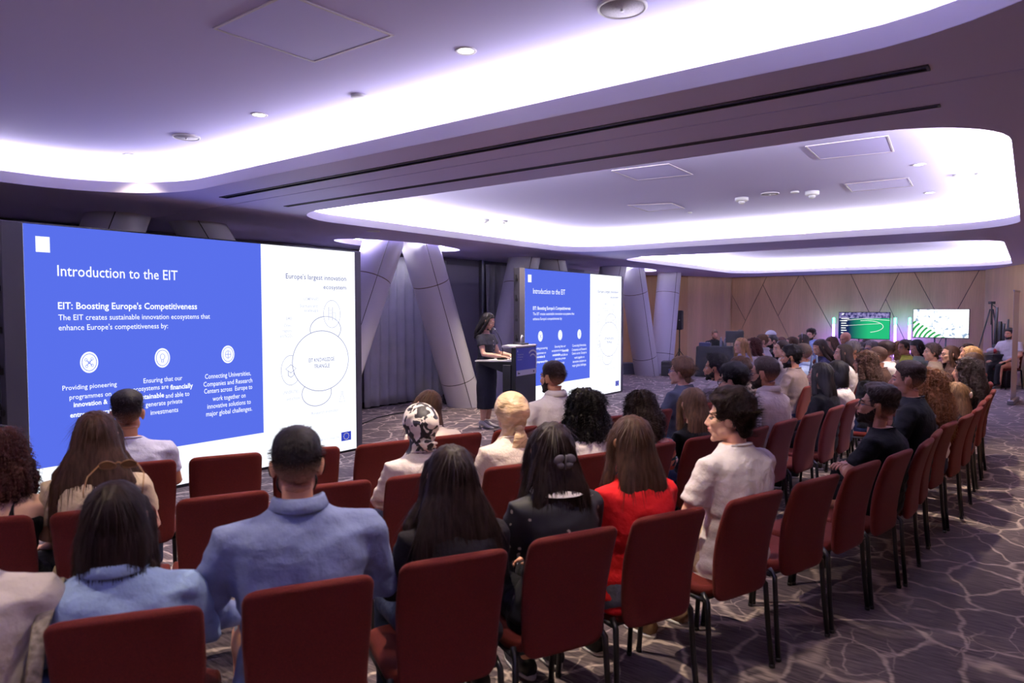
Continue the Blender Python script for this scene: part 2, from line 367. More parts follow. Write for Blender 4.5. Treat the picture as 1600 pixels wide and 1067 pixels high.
for p in pieces:
    c = np.mean(p, 0); q = []
    P = np.array(p); n = len(P)
    # inset by 9 mm so the joints show
    area = sum(P[i][0]*P[(i+1) % n][1]-P[(i+1) % n][0]*P[i][1] for i in range(n))
    if area < 0: P = P[::-1]
    for i in range(n):
        a, b_, d_ = P[i-1], P[i], P[(i+1) % n]
        e1 = (b_-a)/(np.linalg.norm(b_-a)+1e-9); e2 = (d_-b_)/(np.linalg.norm(d_-b_)+1e-9)
        n1 = np.array([-e1[1], e1[0]]); n2 = np.array([-e2[1], e2[0]]); k = n1+n2; k = k/max(.3, np.dot(k, n1)) if np.linalg.norm(k) > .1 else n1
        q.append(b_+k*.008)
    R = [[(x+7.52, y_, z) for x, z in q] for y_ in (-.004, -.034)]
    V, Fc = rings(R); MB().add(V, Fc).obj('panel', M_wood, bw, False)
M_skirt = mat('skirting', (60, 50, 44), .6)
struct(MB().add(*box(-4.2, 15.2, 9.17, 9.2, 0, .1)).obj('baseboard_left', M_skirt, None, False, None, RZ))
# curtains ---------------------------------------------------------------
M_curt = mat('curtain', (176, 176, 184), .9, noise=.08, scale=3, sheen=.1)
def curtain(s0, s1, label, seed):
    n = int((s1-s0)*46); R = []; zs = np.linspace(.03, 2.66, 14)
    for z in zs:
        row = []
        for i in range(n+1):
            x = (s1-s0)*i/n; k = x*2*math.pi/.22
            a = .035+.012*mnoise.noise(Vector((x*2, seed, z*.3)))
            y = -a*math.sin(k+2.4*mnoise.noise(Vector((x*1.3, seed+3, z*.5))))-.02*mnoise.noise(Vector((x*3, seed+9, z*1.)))*(1-z/2.8)
            row.append((x, y, z))
        R.append(row)
    R = np.array(R); V, Fc = rings(R, cap=False, closed=False)
    o = MB().add(V, Fc).obj('curtain', M_curt, None, True, st(s0, -9.06), RZ)
    md = o.modifiers.new('t', 'SOLIDIFY'); md.thickness = .004
    tag(o, label, 'curtain'); return o
curtain(.3, 3.9, 'grey floor-length curtain behind the left end of the large screen', 1)
curtain(4.2, 7.6, 'grey floor-length curtain behind the right part of the near screen', 2)
curtain(7.75, 9.85, 'grey pleated curtain between the near screen and the large slanted column', 3)
curtain(11.05, 13.4, 'narrow grey curtain seen behind the speaker beside a metal strip', 4)
struct(MB().add(*box(10.93, 11.0, 9.08, 9.16, 0, ZS)).obj('trim_7', mat('brushed_frame', (150, 150, 160), .35, .6), None, False, None, RZ))
struct(MB().add(*box(9.9, 10.88, 9.12, 9.16, .1, 2.6)).obj('trim_8', mat('wall_panel', (150, 146, 164), .6), None, False, None, RZ))
# slanted columns -----------------------------------------------------------
M_col = mat('column_cladding', (214, 212, 222), .38, spec=.5)
M_seam = mat('column_seam', (30, 26, 26), .6); M_brass = mat('column_joint', (96, 74, 50), .4, .5)
def column(s_base, s_top, t_=-8.0, label='', r0=.32, zt=ZS+.28):
    c = thing('slanted_column', label, 'column', st(s_base, t_), RZ)
    lean = s_top-s_base; H = ZS; k = lambda z: lean*z/H
    th = np.arange(40)*2*math.pi/40
    def ring(z, r, flat=False):
        z = np.full(40, float(z))
        dz = 0 if flat else -(r*np.cos(th))*(lean/H)/(1+(lean/H)**2); zz = z+dz
        return np.stack([lean*zz/H+r*np.cos(th), r*np.sin(th), zz], 1)
    def seg(a, b, fa, fb, r, nm, m):
        V, Fc = rings([ring(a, r, fa), ring(b, r, fb)], cap=False); MB().add(V, Fc).obj(nm, m, c)
    seg(0.0, .50, True, False, r0, 'cladding_panel', M_col); seg(.512, 2.16, False, False, r0, 'cladding_panel', M_col); seg(2.172, zt, False, True, r0, 'cladding_panel', M_col)
    seg(.498, .514, False, False, r0-.006, 'joint_ring', M_seam); seg(2.158, 2.174, False, False, r0-.006, 'joint_ring', M_brass)
    a = math.radians(-118)
    P = [(k(z)+(r0+.0005)*math.cos(a), (r0+.0005)*math.sin(a), z) for z in (0.005, zt-.02)]
    V, Fc = tube(P, .005, 6); MB().add(V, Fc).obj('seam', M_seam, c)
    return c
COLS = [(2.35, 3.40, 'slanted grey column whose foot shows left of the near screen'),
        (6.05, 4.3, 'slanted column behind the near screen, only its rounded head showing'),
        (6.05, 7.25, 'slanted grey column rising just right of the near screen'),
        (9.16, 8.06, 'large slanted grey column behind and left of the speaker'),
        (9.98, 10.95, 'slanted column directly behind the speaker and lectern'),
        (12.9, 11.85, 'slanted column behind the far screen, only its head showing'),
        (13.5, 14.55, 'slanted column whose head shows over the right half of the far screen'),
        (16.42, 15.5, 'slanted grey column just right of the far screen'),
        (17.25, 17.75, 'slanted grey column nearest the oak corner and loudspeaker')]
for a, b, l in COLS: column(a, b, label=l)
# ceiling fixtures ------------------------------------------------------------
M_lamp = emat('downlight_lamp', (1, .93, .85), 9.)
M_trim = mat('fixture_trim', (215, 212, 218), .5)
def downlight(px, py, label, power=DOWN_POWER, z=ZU, pos=None, cone=100):
    p = pos if pos is not None else onz(px, py, z)
    t_ = thing('downlight', label, 'downlight', (p[0], p[1], z), 0, 'recessed downlights in the ceiling')
    V, Fc = lathe([(.040, 0), (.040, -.004), (.052, -.006), (.056, -.001), (.056, .0)], 24); MB().add(V, Fc).obj('trim_ring', M_trim, t_)
    V, Fc = lathe([(.001, -.002), (.040, -.002)], 20); MB().add(V, [f for f in Fc if len(f) == 4]).obj('lens', M_lamp, t_)
    ld = bpy.data.lights.new('downlight_beam', 'SPOT'); ld.energy = power; ld.color = DOWN_COLOR; ld.spot_size = math.radians(cone); ld.spot_blend = .8; ld.shadow_soft_size = .05
    lo = link('downlight_beam', ld, t_, (0, 0, -.02)); return t_
DL = [(728, 79, 'brightest round downlight high in the middle of the near ceiling'), (405, 179, 'oblong-looking downlight left of centre in the near ceiling'),
      (203, 242, 'farther of two close downlights above the near screen, left one'), (221, 257, 'small downlight just right of its twin above the near screen'),
      (1436, 257, 'nearest downlight at the right of the middle ceiling'), (1452, 301, 'second downlight at the right of the middle ceiling'), (1464, 331, 'third downlight at the right of the middle ceiling'),
      (1249, 347, 'downlight near the far edge of the middle ceiling'), (1160, 356, 'dim downlight left of centre at the far edge of the middle ceiling'), (1068, 359, 'downlight in the glow at the far edge of the middle ceiling'),
      (843, 355, 'leftmost downlight of the middle ceiling over the lectern'), (735, 333, 'small downlight at the far left of the middle ceiling')]
for x, y, l in DL: downlight(x, y, l, 40. if x < 230 else DOWN_POWER)
for s_, t_, l in [(1.9, -1.1, 'added unseen downlight above the nearest row of chairs'), (.4, -2.6, 'added unseen downlight above the left of the nearest row'), (-.8, -.6, 'added unseen downlight behind the photographer'), (.2, -5.2, 'added unseen downlight over the left edge of the audience')]:
    downlight(0, 0, l, 110., pos=st(s_, t_, ZU))  # lamps added out of view to brighten the near audience
for x, y, l in [(1075, 404, 'leftmost downlight of the farthest ceiling tray'), (1118, 410, 'second downlight from the left in the farthest ceiling tray'), (1253, 411, 'middle downlight of the farthest ceiling tray'), (1340, 408, 'fourth downlight of the farthest ceiling tray'), (1430, 405, 'rightmost downlight of the farthest ceiling tray')]:
    downlight(x, y, l, 2200., cone=165)
def disc_fixture(px, py, r, name, label, cat, z=ZU, prof=None, m=None):
    p = onz(px, py, z); t_ = thing(name, label, cat, (p[0], p[1], z))
    V, Fc = lathe(prof or [(r, 0), (r, -.008), (r*.93, -.014), (r*.9, -.006), (.001, -.006)], 36); MB().add(V, Fc).obj('rim', m or M_trim, t_)
    return t_
def speaker_grille(px, py, r, label):
    t_ = disc_fixture(px, py, r, 'ceiling_speaker', label, 'ceiling speaker')
    V, Fc = lathe([(r*.88, -.007), (r*.88, -.010), (.001, -.012)], 36)
    MB().add(V, Fc).obj('grille', mat('grille', (170, 165, 175), .7, noise=.35, scale=300), t_)
    MB().add(*tube([(0, 0, -.01), (0, 0, -.022)], .008, 8)).obj('hub', M_trim, t_)
speaker_grille(972, 10, .11, 'large round ceiling speaker at the top edge of the picture')
speaker_grille(291, 213, .10, 'round ceiling speaker on the left of the near ceiling')
speaker_grille(1203, 302, .10, 'round ceiling speaker in the middle ceiling between two detectors')
speaker_grille(1348, 339, .10, 'round ceiling speaker at the far side of the middle ceiling')
def detector(px, py, label, r=.055, h=.05, z=ZU, drop=True):
    p = onz(px, py, z); t_ = thing('smoke_detector', label, 'smoke detector', (p[0], p[1], z))
    V, Fc = lathe([(r, 0), (r, -h*.45), (r*.8, -h*.6), (.001, -h*.6)], 24); MB().add(V, Fc).obj('base', M_white, t_)
    if drop: V, Fc = ell((0, 0, -h*.75), (r*.5, r*.5, h*.35), 16, 8); MB().add(V, Fc).obj('sensor', M_white, t_)
detector(561, 149, 'small flat sensor on the near ceiling left of the brightest downlight', .05, .03, drop=False)
detector(1159, 309, 'white dome detector in the middle ceiling, left of the round speaker', .075, .07)
detector(1269, 299, 'white box-like detector in the middle ceiling, right of the round speaker', .075, .075)
detector(1242, 299, 'tiny flat sensor between the round speaker and the right detector', .045, .03, drop=False)
detector(757, 343, 'pale dome detector at the left end of the middle ceiling', .07, .06)
detector(786, 345, 'second pale dome detector at the left end of the middle ceiling', .07, .05)
detector(1078, 331, 'tiny sensor left of the dome detector in the middle ceiling', .03, .03, drop=False)
detector(1498, 273, 'flat disc sensor near the right end of the middle ceiling', .05, .03, drop=False)
detector(1535, 270, 'flat disc sensor closest to the right cove of the middle ceiling', .06, .03, drop=False)
detector(583, 361, 'small flat disc on the soffit near the oval opening', .09, .012, z=ZS, drop=False)
def access_panel(P, label):
    Q = [onz(x, y, ZU)[:2] for x, y in P]; c = np.mean(Q, 0)
    t_ = thing('access_panel', label, 'access panel', (c[0], c[1], ZU))
    q = np.array(Q)-c
    a = q; b = q*(1-.012/np.abs(q).max()*1.5)
    R = [[(x, y, z) for x, y in p] for p, z in ((a, -.001), (a, -.007), (b, -.007), (b, -.001))]
    V, Fc = rings(R, cap=False); MB().add(V, Fc).obj('frame', mat('panel_frame', (196, 186, 196), .5), t_, False)
    R = [[(x, y, z) for x, y in b*.992] for z in (-.001, -.005)]
    V, Fc = rings(R); MB().add(V, Fc).obj('hatch', mat('panel_face', (196, 188, 244), .6), t_, False)  # hatch shares the ceiling's painted-in lavender light
access_panel([(332, 43), (448, -12), (616, 54), (491, 96)], 'large square access panel in the near ceiling at the top left')
access_panel([(1258, 228), (1388, 211), (1397, 236), (1280, 248)], 'access panel nearest the right in the middle ceiling')
access_panel([(955, 266), (1045, 255), (1083, 272), (995, 281)], 'faint access panel at the left near side of the middle ceiling')
access_panel([(1320, 287), (1420, 277), (1427, 290), (1330, 299)], 'access panel behind the right one in the middle ceiling')
access_panel([(980, 320), (1050, 317), (1070, 325), (1012, 330)], 'small access panel left of the dome detector')
access_panel([(1364, 329), (1440, 323), (1446, 330), (1372, 336)], 'far right access panel before the cove of the middle ceiling')
# ================================================================ LED SCREENS
BL = onz(50, 805, .03); BR = onz(557, 700, .03)
dv = (BR-BL)[:2]; SW = float(np.linalg.norm(dv)); e = dv/SW; nrm = np.array([e[1], -e[0], 0.])
def sp(px, py): p = onplane(px, py, BL, nrm); return float(np.dot((p-BL)[:2], e)), float(p[2])
SH = (sp(41, 350)[1]+sp(553, 393)[1])/2
BLUE = (.082, .132, .68)
E_white = emat('led_white', (.90, .93, 1.0), 1.25); E_blue = emat('led_blue', BLUE, LED_GAIN)
E_text = emat('led_text', (.88, .92, 1.0), LED_GAIN); E_grey = emat('led_grey', (.32, .33, .5), 1.)
E_head = emat('led_heading', (.10, .11, .30), 1.); E_faint = emat('led_faint', (.5, .52, .68), 1.); E_flag = emat('led_flag_blue', (.03, .05, .42), LED_GAIN); E_star = emat('led_flag_gold', (.75, .65, .35), LED_GAIN)
def textmesh(s, bold=0., align='LEFT'):
    cu = bpy.data.curves.new('t', 'FONT'); cu.body = s; cu.offset = bold; cu.resolution_u = 2; cu.fill_mode = 'FRONT'
    o = bpy.data.objects.new('t', cu); COL.objects.link(o)
    me = bpy.data.meshes.new_from_object(o.evaluated_get(bpy.context.evaluated_depsgraph_get()))
    n = len(me.vertices); V = np.zeros(n*3, np.float32); me.vertices.foreach_get('co', V); V = V.reshape(-1, 3)
    Fc = [tuple(p.vertices) for p in me.polygons]; bpy.data.objects.remove(o); bpy.data.meshes.remove(me)
    V = V.astype(float); V[:, 0] -= V[:, 0].min(); return V, Fc
CAP = .685
def flat_text(s, x0, x1, z, cap, y, bold=0.):
    V, Fc = textmesh(s, bold); wd = V[:, 0].max()
    X = x0+V[:, 0]*(x1-x0)/wd; Z = z+V[:, 1]*cap/CAP
    return np.stack([X, np.full(len(X), y), Z], 1), Fc
def ribbon(P, wd, y, closed=False):
    P = np.asarray(P, float); n = len(P)
    if closed: T = np.roll(P, -1, 0)-np.roll(P, 1, 0)
    else: T = np.gradient(P, axis=0)
    T /= np.linalg.norm(T, axis=1)[:, None]+1e-9; Nn = np.stack([-T[:, 1], T[:, 0]], 1)*wd/2
    A, B = P+Nn, P-Nn; V = [(x, y, z) for x, z in A]+[(x, y, z) for x, z in B]
    Fc = [(i, (i+1) % n, n+(i+1) % n, n+i) for i in range(n if closed else n-1)]; return V, Fc
def ov(c, rx, rz, n=48): return [(c[0]+rx*math.cos(2*math.pi*i/n), c[1]+rz*math.sin(2*math.pi*i/n)) for i in range(n)]
def disc(c, rx, rz, y, n=40): P = ov(c, rx, rz, n); return [(x, y, z) for x, z in P], [tuple(range(n))[::-1]]
def z6(x, y): return sp(x/2.178, 330+y/2.178)
scr = thing('led_screen', 'larger, nearer LED screen on the left showing the blue and white slide', 'screen', tuple(BL[:2])+(.0,), math.atan2(e[1], e[0]), 'LED screens showing the same slide')
fw = .15; D = .12
M_case = mat('screen_case', (74, 72, 76), .5)
z0 = .03; z1 = z0+SH-.03
MB().add(*bevbox(-fw, 0, -.004, D, 0, z1+.01, .004)).obj('side_frame', M_case, scr, False)
MB().add(*bevbox(SW, SW+fw*.62, -.004, D, 0, z1+.01, .004)).obj('side_frame', M_case, scr, False)
MB().add(*bevbox(0, SW, .004, D, 0, z1+.012, .004)).obj('cabinet_body', M_black, scr, False)
for k in range(7):
    o = MB().add(*bevbox(-fw-.03, -fw, .03, .07, .2+k*.33, .25+k*.33, .004)).add(*tube([(-fw-.02, .05, .25+k*.33), (-fw-.03, .05, .31+k*.33)], .009, 6)).obj('lock_bracket', M_black, scr, False)
for k in range(3):
    MB().add(*bevbox(.4+k*1.2, .46+k*1.2, D, D+.7, 0, .05, .006)).add(*bevbox(.4+k*1.2, .46+k*1.2, D, D+.05, 0, 2.0, .006)).add(*tube([(.43+k*1.2, D+.65, .05), (.43+k*1.2, D+.04, 1.7)], .02, 8)).obj('support_stand', M_dark, scr, False)
y0 = -.002
def quad(a, b, c, d, y): return [(a, y, c), (b, y, c), (b, y, d), (a, y, d)], [(0, 1, 2, 3)]
xb0 = 0; xb1 = (sp(405, 381)[0]+sp(414, 674)[0])/2
zb = (z6(115, 880)[1]+z6(902, 752)[1])/2
MB().add(*quad(0, SW, z0, z1, 0.0)).obj('display', E_white, scr, False)
MB().add(*quad(xb0, xb1, zb, z1, y0)).obj('blue_field', E_blue, scr, False)
a = z6(121, 138); b = z6(168, 88); MB().add(*quad(a[0], b[0], a[1], b[1], y0*2)).obj('logo_square', E_text, scr, False)
def tline(s, L, R, cap, m, bold=.003, name='slide_text'):
    a, b = z6(*L), z6(*R); zz = (a[1]+b[1])/2
    c1 = abs(z6(L[0], L[1]-cap)[1]-a[1])
    V, Fc = flat_text(s, a[0], b[0], zz, c1, y0*2, bold); return MB().add(V, Fc).obj(name, m, scr, False)
tline('Introduction to the EIT', (195, 222), (604, 233), 37, E_text, .004)
tline("EIT: Boosting Europe's Competitiveness", (197, 333), (670, 333), 23, E_text, .016)
tline('The EIT creates sustainable innovation ecosystems that', (198, 370), (714, 366), 19, E_text)
tline("enhance Europe's competitiveness by:", (199, 404), (571, 399), 19, E_text)
for s, L, R, bo in [('Providing pioneering', (212, 608), (397, 597), 0), ('programmes on', (236, 640), (378, 629), 0), ('innovation &', (250, 664), (366, 657), .02), ('entrepreneurship', (238, 697), (400, 689), .02),
                    ('Ensuring that our', (488, 582), (620, 577), 0), ('ecosystems are', (452, 611), (573, 606), 0), ('financially', (579, 606), (656, 601), .02), ('sustainable', (462, 640), (558, 634), .02), ('and able to', (563, 634), (644, 629), 0), ('generate private', (495, 664), (620, 654), 0), ('investments', (512, 691), (606, 684), 0),
                    ('Connecting Universities,', (697, 568), (853, 560), 0), ('Companies and Research', (692, 594), (858, 585), 0), ('Centers across  Europe to', (694, 618), (858, 607), 0), ('work together on', (723, 643), (835, 636), 0), ('innovative solutions to', (705, 669), (853, 658), 0), ('major global challenges.', (701, 696), (857, 680), 0)]:
    tline(s, L, R, 16, E_text, bo+.004)
tline("Europe's largest innovation", (972, 229), (1177, 237), 17, E_head, .006); tline('ecosystem', (1100, 264), (1177, 267), 14, E_head, .006)

for s, L, R in [('COMPANIES', (1032, 303), (1083, 304)), ('Startups and', (1020, 326), (1080, 327)), ('scaleups', (1035, 342), (1082, 342)), ('340', (973, 370), (992, 370)), ('Cities,', (966, 393), (992, 393)), ('regions', (962, 411), (992, 411)), ('and NGOs', (952, 429), (994, 429)), ('UNIVERSITIES', (962, 622), (1016, 618)), ('and schools', (975, 643), (1020, 640)), ('Research institutes', (1060, 690), (1150, 683)), ('Co-funded by the European Union', (1075, 782), (1155, 776))]:
    tline(s, L, R, 10, E_faint)
def icon(cx, cy, rx, ry, mring, mfill, kind):
    c = z6(cx, cy); r_x = abs(z6(cx+rx, cy)[0]-z6(cx-rx, cy)[0])/2; r_z = abs(z6(cx, cy-ry)[1]-z6(cx, cy+ry)[1])/2
    o = MB().add(*disc(c, r_x, r_z, y0*2)).obj('icon_disc', mfill, scr, False)
    if mring is E_blue: MB().add(*ribbon(ov(c, r_x*.80, r_z*.80), r_x*.07, y0*3, True)).obj('icon_ring', mring, o, False)
    g = MB(); q = lambda P, cl=False: g.add(*ribbon([(c[0]+x*r_x, c[1]+z*r_z) for x, z in P], r_x*.07, y0*3, cl))
    if kind == 'network':
        for x, z in ((-.35, .25), (.3, .3), (-.3, -.35), (.32, -.3), (0, 0)): g.add(*ribbon(ov((c[0]+x*r_x, c[1]+z*r_z), .13*r_x, .13*r_z, 12), r_x*.05, y0*3, True))
        q([(-.3, .2), (.3, -.3)]); q([(.3, .25), (-.3, -.3)])
    if kind == 'bulb': g.add(*ribbon(ov((c[0], c[1]+.12*r_z), .3*r_x, .3*r_z, 20), r_x*.06, y0*3, True)); q([(-.12, -.2), (-.12, -.45), (.12, -.45), (.12, -.2)])
    if kind == 'globe': g.add(*ribbon(ov(c, .42*r_x, .42*r_z, 24), r_x*.06, y0*3, True)); q([(-.4, 0), (.4, 0)]); q([(0, .4), (0, -.4)])
    if kind == 'building':
        q([(-.4, -.45), (-.4, .5), (.05, .5), (.05, -.45)], True); q([(.05, .1), (.4, .1), (.4, -.45), (.05, -.45)], True)
        for x in (-.27, -.1): 
            for z in (.3, .05, -.2): q([(x-.04, z), (x+.04, z)])
    if kind == 'cap': q([(-.55, .1), (0, .38), (.55, .1), (0, -.18)], True); q([(-.3, -.05), (-.3, -.35), (0, -.48), (.3, -.35), (.3, -.05)])
    if kind == 'flask': q([(-.1, .4), (-.1, .1), (-.35, -.4), (.35, -.4), (.1, .1), (.1, .4)], True)
    if g.n: g.obj('icon_drawing', mring, o, False)
icon(303, 514, 31, 36, E_blue, E_text, 'network'); icon(552, 499, 26, 33, E_blue, E_text, 'bulb'); icon(775, 487, 22, 30, E_blue, E_text, 'globe')
def oring(cx, cy, rx, ry, m, wd=.009, name='diagram_ring', yy=None):
    c = z6(cx, cy); r_x = abs(z6(cx+rx, cy)[0]-z6(cx-rx, cy)[0])/2; r_z = abs(z6(cx, cy-ry)[1]-z6(cx, cy+ry)[1])/2
    MB().add(*ribbon(ov(c, r_x, r_z, 64), wd, yy or y0*2, True)).obj(name, m, scr, False)
oring(1078, 618, 50, 44, E_grey); oring(1108, 402, 52, 44, E_grey)
c = z6(1093, 509); MB().add(*disc(c, abs(z6(1187, 509)[0]-z6(999, 509)[0])/2, abs(z6(1093, 407)[1]-z6(1093, 611)[1])/2, y0*2.4)).obj('diagram_disc', E_white, scr, False)
oring(1093, 509, 95, 102, E_grey, yy=y0*2.8)
icon(1129, 350, 28, 46, E_faint, E_white, 'building'); icon(989, 541, 32, 50, E_grey, E_white, 'cap'); icon(1163, 630, 28, 43, emat('led_vfaint', (.6, .62, .75), 1.), E_white, 'flask')
oring(1129, 350, 28, 46, E_grey, name='icon_outline'); oring(989, 541, 32, 50, E_grey, name='icon_outline')
y0 *= 1.5; tline('EIT KNOWLEDGE', (1050, 513), (1137, 509), 13, E_head, .004); tline('TRIANGLE', (1068, 534), (1121, 531), 13, E_head, .004); y0 /= 1.5
a = z6(1161, 783); b = z6(1194, 747); fl = MB().add(*quad(a[0], b[0], a[1], b[1], y0*2)).obj('flag_field', E_flag, scr, False)
c = ((a[0]+b[0])/2, (a[1]+b[1])/2); g = MB()
for k in range(12):
    t_ = 2*math.pi*k/12; q = (c[0]+.038*math.cos(t_), c[1]+.038*math.sin(t_))
    g.add([(q[0]+(.008 if i % 2 == 0 else .0035)*math.sin(i*math.pi/5), y0*3, q[1]+(.008 if i % 2 == 0 else .0035)*math.cos(i*math.pi/5)) for i in range(10)], [tuple(range(10))[::-1]])
g.obj('flag_stars', E_star, fl, False)
# second, identical screen farther away
B2 = onz(969.6, 610.5, .03); TL2 = atd(820, 419, 11.6)
def left2(d):
    p = atd(820, 419, d); return p
best = min(np.arange(10.5, 13.5, .02), key=lambda d: abs(np.linalg.norm((left2(d)-B2)[:2])-SW))
A2 = left2(best); d2 = (B2-A2)[:2]
s2 = copy_tree(scr); s2.location = (A2[0], A2[1], 0); s2.rotation_euler = (0, 0, math.atan2(d2[1], d2[0]))
s2['label'] = 'farther LED screen beside the lectern repeating the same slide'
# light the LED walls throw into the room is their own emission (above)
# ---------------------------------------------------------------- television screens on stands
def tv_image(kind):
    m = bpy.data.materials.new('tv_'+kind); m.use_nodes = True; nt = m.node_tree; nt.nodes.clear(); N = nt.nodes; L = nt.links
    o = N.new('ShaderNodeOutputMaterial'); em = N.new('ShaderNodeEmission'); L.new(em.outputs[0], o.inputs[0]); em.inputs[1].default_value = 1.0
    tc = N.new('ShaderNodeTexCoord'); sx = N.new('ShaderNodeSeparateXYZ'); L.new(tc.outputs['Object'], sx.inputs[0])
    if kind == 'pitch':
        n = N.new('ShaderNodeTexNoise'); n.inputs['Scale'].default_value = 12; n.inputs['Detail'].default_value = 5; L.new(tc.outputs['Object'], n.inputs[0])
        crowd = N.new('ShaderNodeValToRGB'); crowd.color_ramp.elements[0].position = .4; crowd.color_ramp.elements[0].color = (.02, .02, .12, 1); crowd.color_ramp.elements[1].position = .62; crowd.color_ramp.elements[1].color = (.35, .3, .6, 1); L.new(n.outputs[0], crowd.inputs[0])
        gr = N.new('ShaderNodeValToRGB'); gr.color_ramp.elements[0].position = 0; gr.color_ramp.elements[0].color = (.01, .02, .09, 1); gr.color_ramp.elements[0].position = .2; gr.color_ramp.elements[1].position = .6; gr.color_ramp.elements[1].color = (.02, .50, .20, 1)
        mx = N.new('ShaderNodeMapRange'); mx.inputs[1].default_value = -.62; mx.inputs[2].default_value = .6; L.new(sx.outputs[0], mx.inputs[0]); L.new(mx.outputs[0], gr.inputs[0])
        top = N.new('ShaderNodeMath'); top.operation = 'GREATER_THAN'; top.inputs[1].default_value = .2; L.new(sx.outputs[2], top.inputs[0])
        mix = N.new('ShaderNodeMix'); mix.data_type = 'RGBA'; L.new(top.outputs[0], mix.inputs[0]); L.new(gr.outputs[0], mix.inputs[6]); L.new(crowd.outputs[0], mix.inputs[7]); L.new(mix.outputs[2], em.inputs[0])
    else:
        wv = N.new('ShaderNodeTexWave'); wv.wave_type = 'RINGS'; wv.rings_direction = 'Y'; wv.inputs['Scale'].default_value = 3.2; wv.inputs['Distortion'].default_value = 1.5
        mp = N.new('ShaderNodeMapping'); mp.inputs['Location'].default_value = (-.1, 0, .55); L.new(tc.outputs['Object'], mp.inputs[0]); L.new(mp.outputs[0], wv.inputs[0])
        a = N.new('ShaderNodeValToRGB'); a.color_ramp.elements[0].position = .3; a.color_ramp.elements[0].color = (.04, .38, .10, 1); a.color_ramp.elements[1].position = .6; a.color_ramp.elements[1].color = (1.2, 1.25, 1.25, 1); L.new(wv.outputs[0], a.inputs[0])
        n = N.new('ShaderNodeTexNoise'); n.inputs['Scale'].default_value = 9; n.inputs['Detail'].default_value = 6; L.new(tc.outputs['Object'], n.inputs[0])
        c_ = N.new('ShaderNodeValToRGB'); c_.color_ramp.elements[0].position = .36; c_.color_ramp.elements[0].color = (.3, .42, .6, 1); c_.color_ramp.elements[1].position = .47; c_.color_ramp.elements[1].color = (1.3, 1.35, 1.4, 1); L.new(n.outputs[0], c_.inputs[0])
        # terraces lower left, town elsewhere
        k = N.new('ShaderNodeMath'); k.operation = 'ADD'; L.new(sx.outputs[0], k.inputs[0]); k2 = N.new('ShaderNodeMath'); k2.operation = 'MULTIPLY'; k2.inputs[1].default_value = 1.6; L.new(sx.outputs[2], k2.inputs[0]); L.new(k2.outputs[0], k.inputs[1])
        lt = N.new('ShaderNodeMath'); lt.operation = 'LESS_THAN'; lt.inputs[1].default_value = -.45; L.new(k.outputs[0], lt.inputs[0])
        mix = N.new('ShaderNodeMix'); mix.data_type = 'RGBA'; L.new(lt.outputs[0], mix.inputs[0]); L.new(c_.outputs[0], mix.inputs[6]); L.new(a.outputs[0], mix.inputs[7])
        # open sea: upper right stays white
        g = N.new('ShaderNodeMath'); g.operation = 'SUBTRACT'; L.new(k.outputs[0], g.inputs[0]); g.inputs[1].default_value = .42
        gt = N.new('ShaderNodeMath'); gt.operation = 'GREATER_THAN'; gt.inputs[1].default_value = 0; L.new(g.outputs[0], gt.inputs[0])
        mix2 = N.new('ShaderNodeMix'); mix2.data_type = 'RGBA'; L.new(gt.outputs[0], mix2.inputs[0]); L.new(mix.outputs[2], mix2.inputs[6]); mix2.inputs[7].default_value = (1.2, 1.2, 1.25, 1); L.new(mix2.outputs[2], em.inputs[0])
    return m
def tv(x0, x1, ytop, ybot, s_, kind, label):
    n = np.array([U[0], U[1], 0]); p0 = np.array(st(s_, 0)); A = onplane(x0, (ytop+ybot)/2, p0, n); B = onplane(x1, (ytop+ybot)/2, p0, n)
    wd = np.linalg.norm((B-A)[:2]); zt = onplane((x0+x1)/2, ytop, p0, n)[2]; zb_ = onplane((x0+x1)/2, ybot, p0, n)[2]; c = (A+B)/2; h = zt-zb_; zc = (zt+zb_)/2
    t_ = thing('television', label, 'television', (c[0], c[1], 0), ang0)
    MB().add(*bevbox(-wd/2, wd/2, 0, .05, zb_, zt, .006)).obj('casing', M_black, t_, False)
    o = MB().add([(x, -.003, z) for x, z in ((-wd/2+.015, -h/2+.018), (wd/2-.015, -h/2+.018), (wd/2-.015, h/2-.015), (-wd/2+.015, h/2-.015))], [(0, 1, 2, 3)]).obj('display', tv_image(kind), t_, False, (0, 0, zc))
    for sx in (-.12, .12):
        MB().add(*tube([(sx, .03, .03), (sx, .03, zb_+.1)], .018, 10)).obj('stand_post', M_black, t_)
    MB().add(*bevbox(-.35, .35, -.15, .25, 0, .03, .008)).obj('stand_base', M_black, t_, False)
    return t_, wd, h, zc, o
t1_, wd, h, zc, o = tv(1310, 1391, 487.5, 530, 20.55, 'pitch', 'television on the left showing a green football pitch')
P = [(.05+.42*math.cos(a), -.02+.16*math.sin(a)) for a in np.linspace(-1.3, 1.9, 24)]; g = MB().add(*ribbon(P, .012, -.006))
g.add(*ribbon([(-.6, .13), (0, .19), (.62, .15)], .012, -.006)).add(*ribbon([(-.4, .0), (.1, .04), (.42, .06)], .008, -.006))
g.obj('pitch_lines', emat('tv_white', (1, 1, 1), 1.), o, False)
g = MB()
for k in range(7): g.add(*quad(-wd/2+.07, -wd/2+.07+[.2, .15, .13, .17, .12, .14, .06][k], .18-k*.065, .205-k*.065, -.006))
V, Fc = flat_text('eGames', -wd/2+.16, -wd/2+.30, .30, .035, -.006, .0)
g.obj('menu_text', emat('tv_white', (1, 1, 1), 1.), o, False)
g = MB(); g.add([(-wd/2+.07, -.006, .29), (-wd/2+.12, -.006, .29), (-wd/2+.15, -.006, .335), (-wd/2+.10, -.006, .335)], [(0, 1, 2, 3)]); g.obj('logo_mark', emat('tv_white', (1, 1, 1), 1.), o, False)
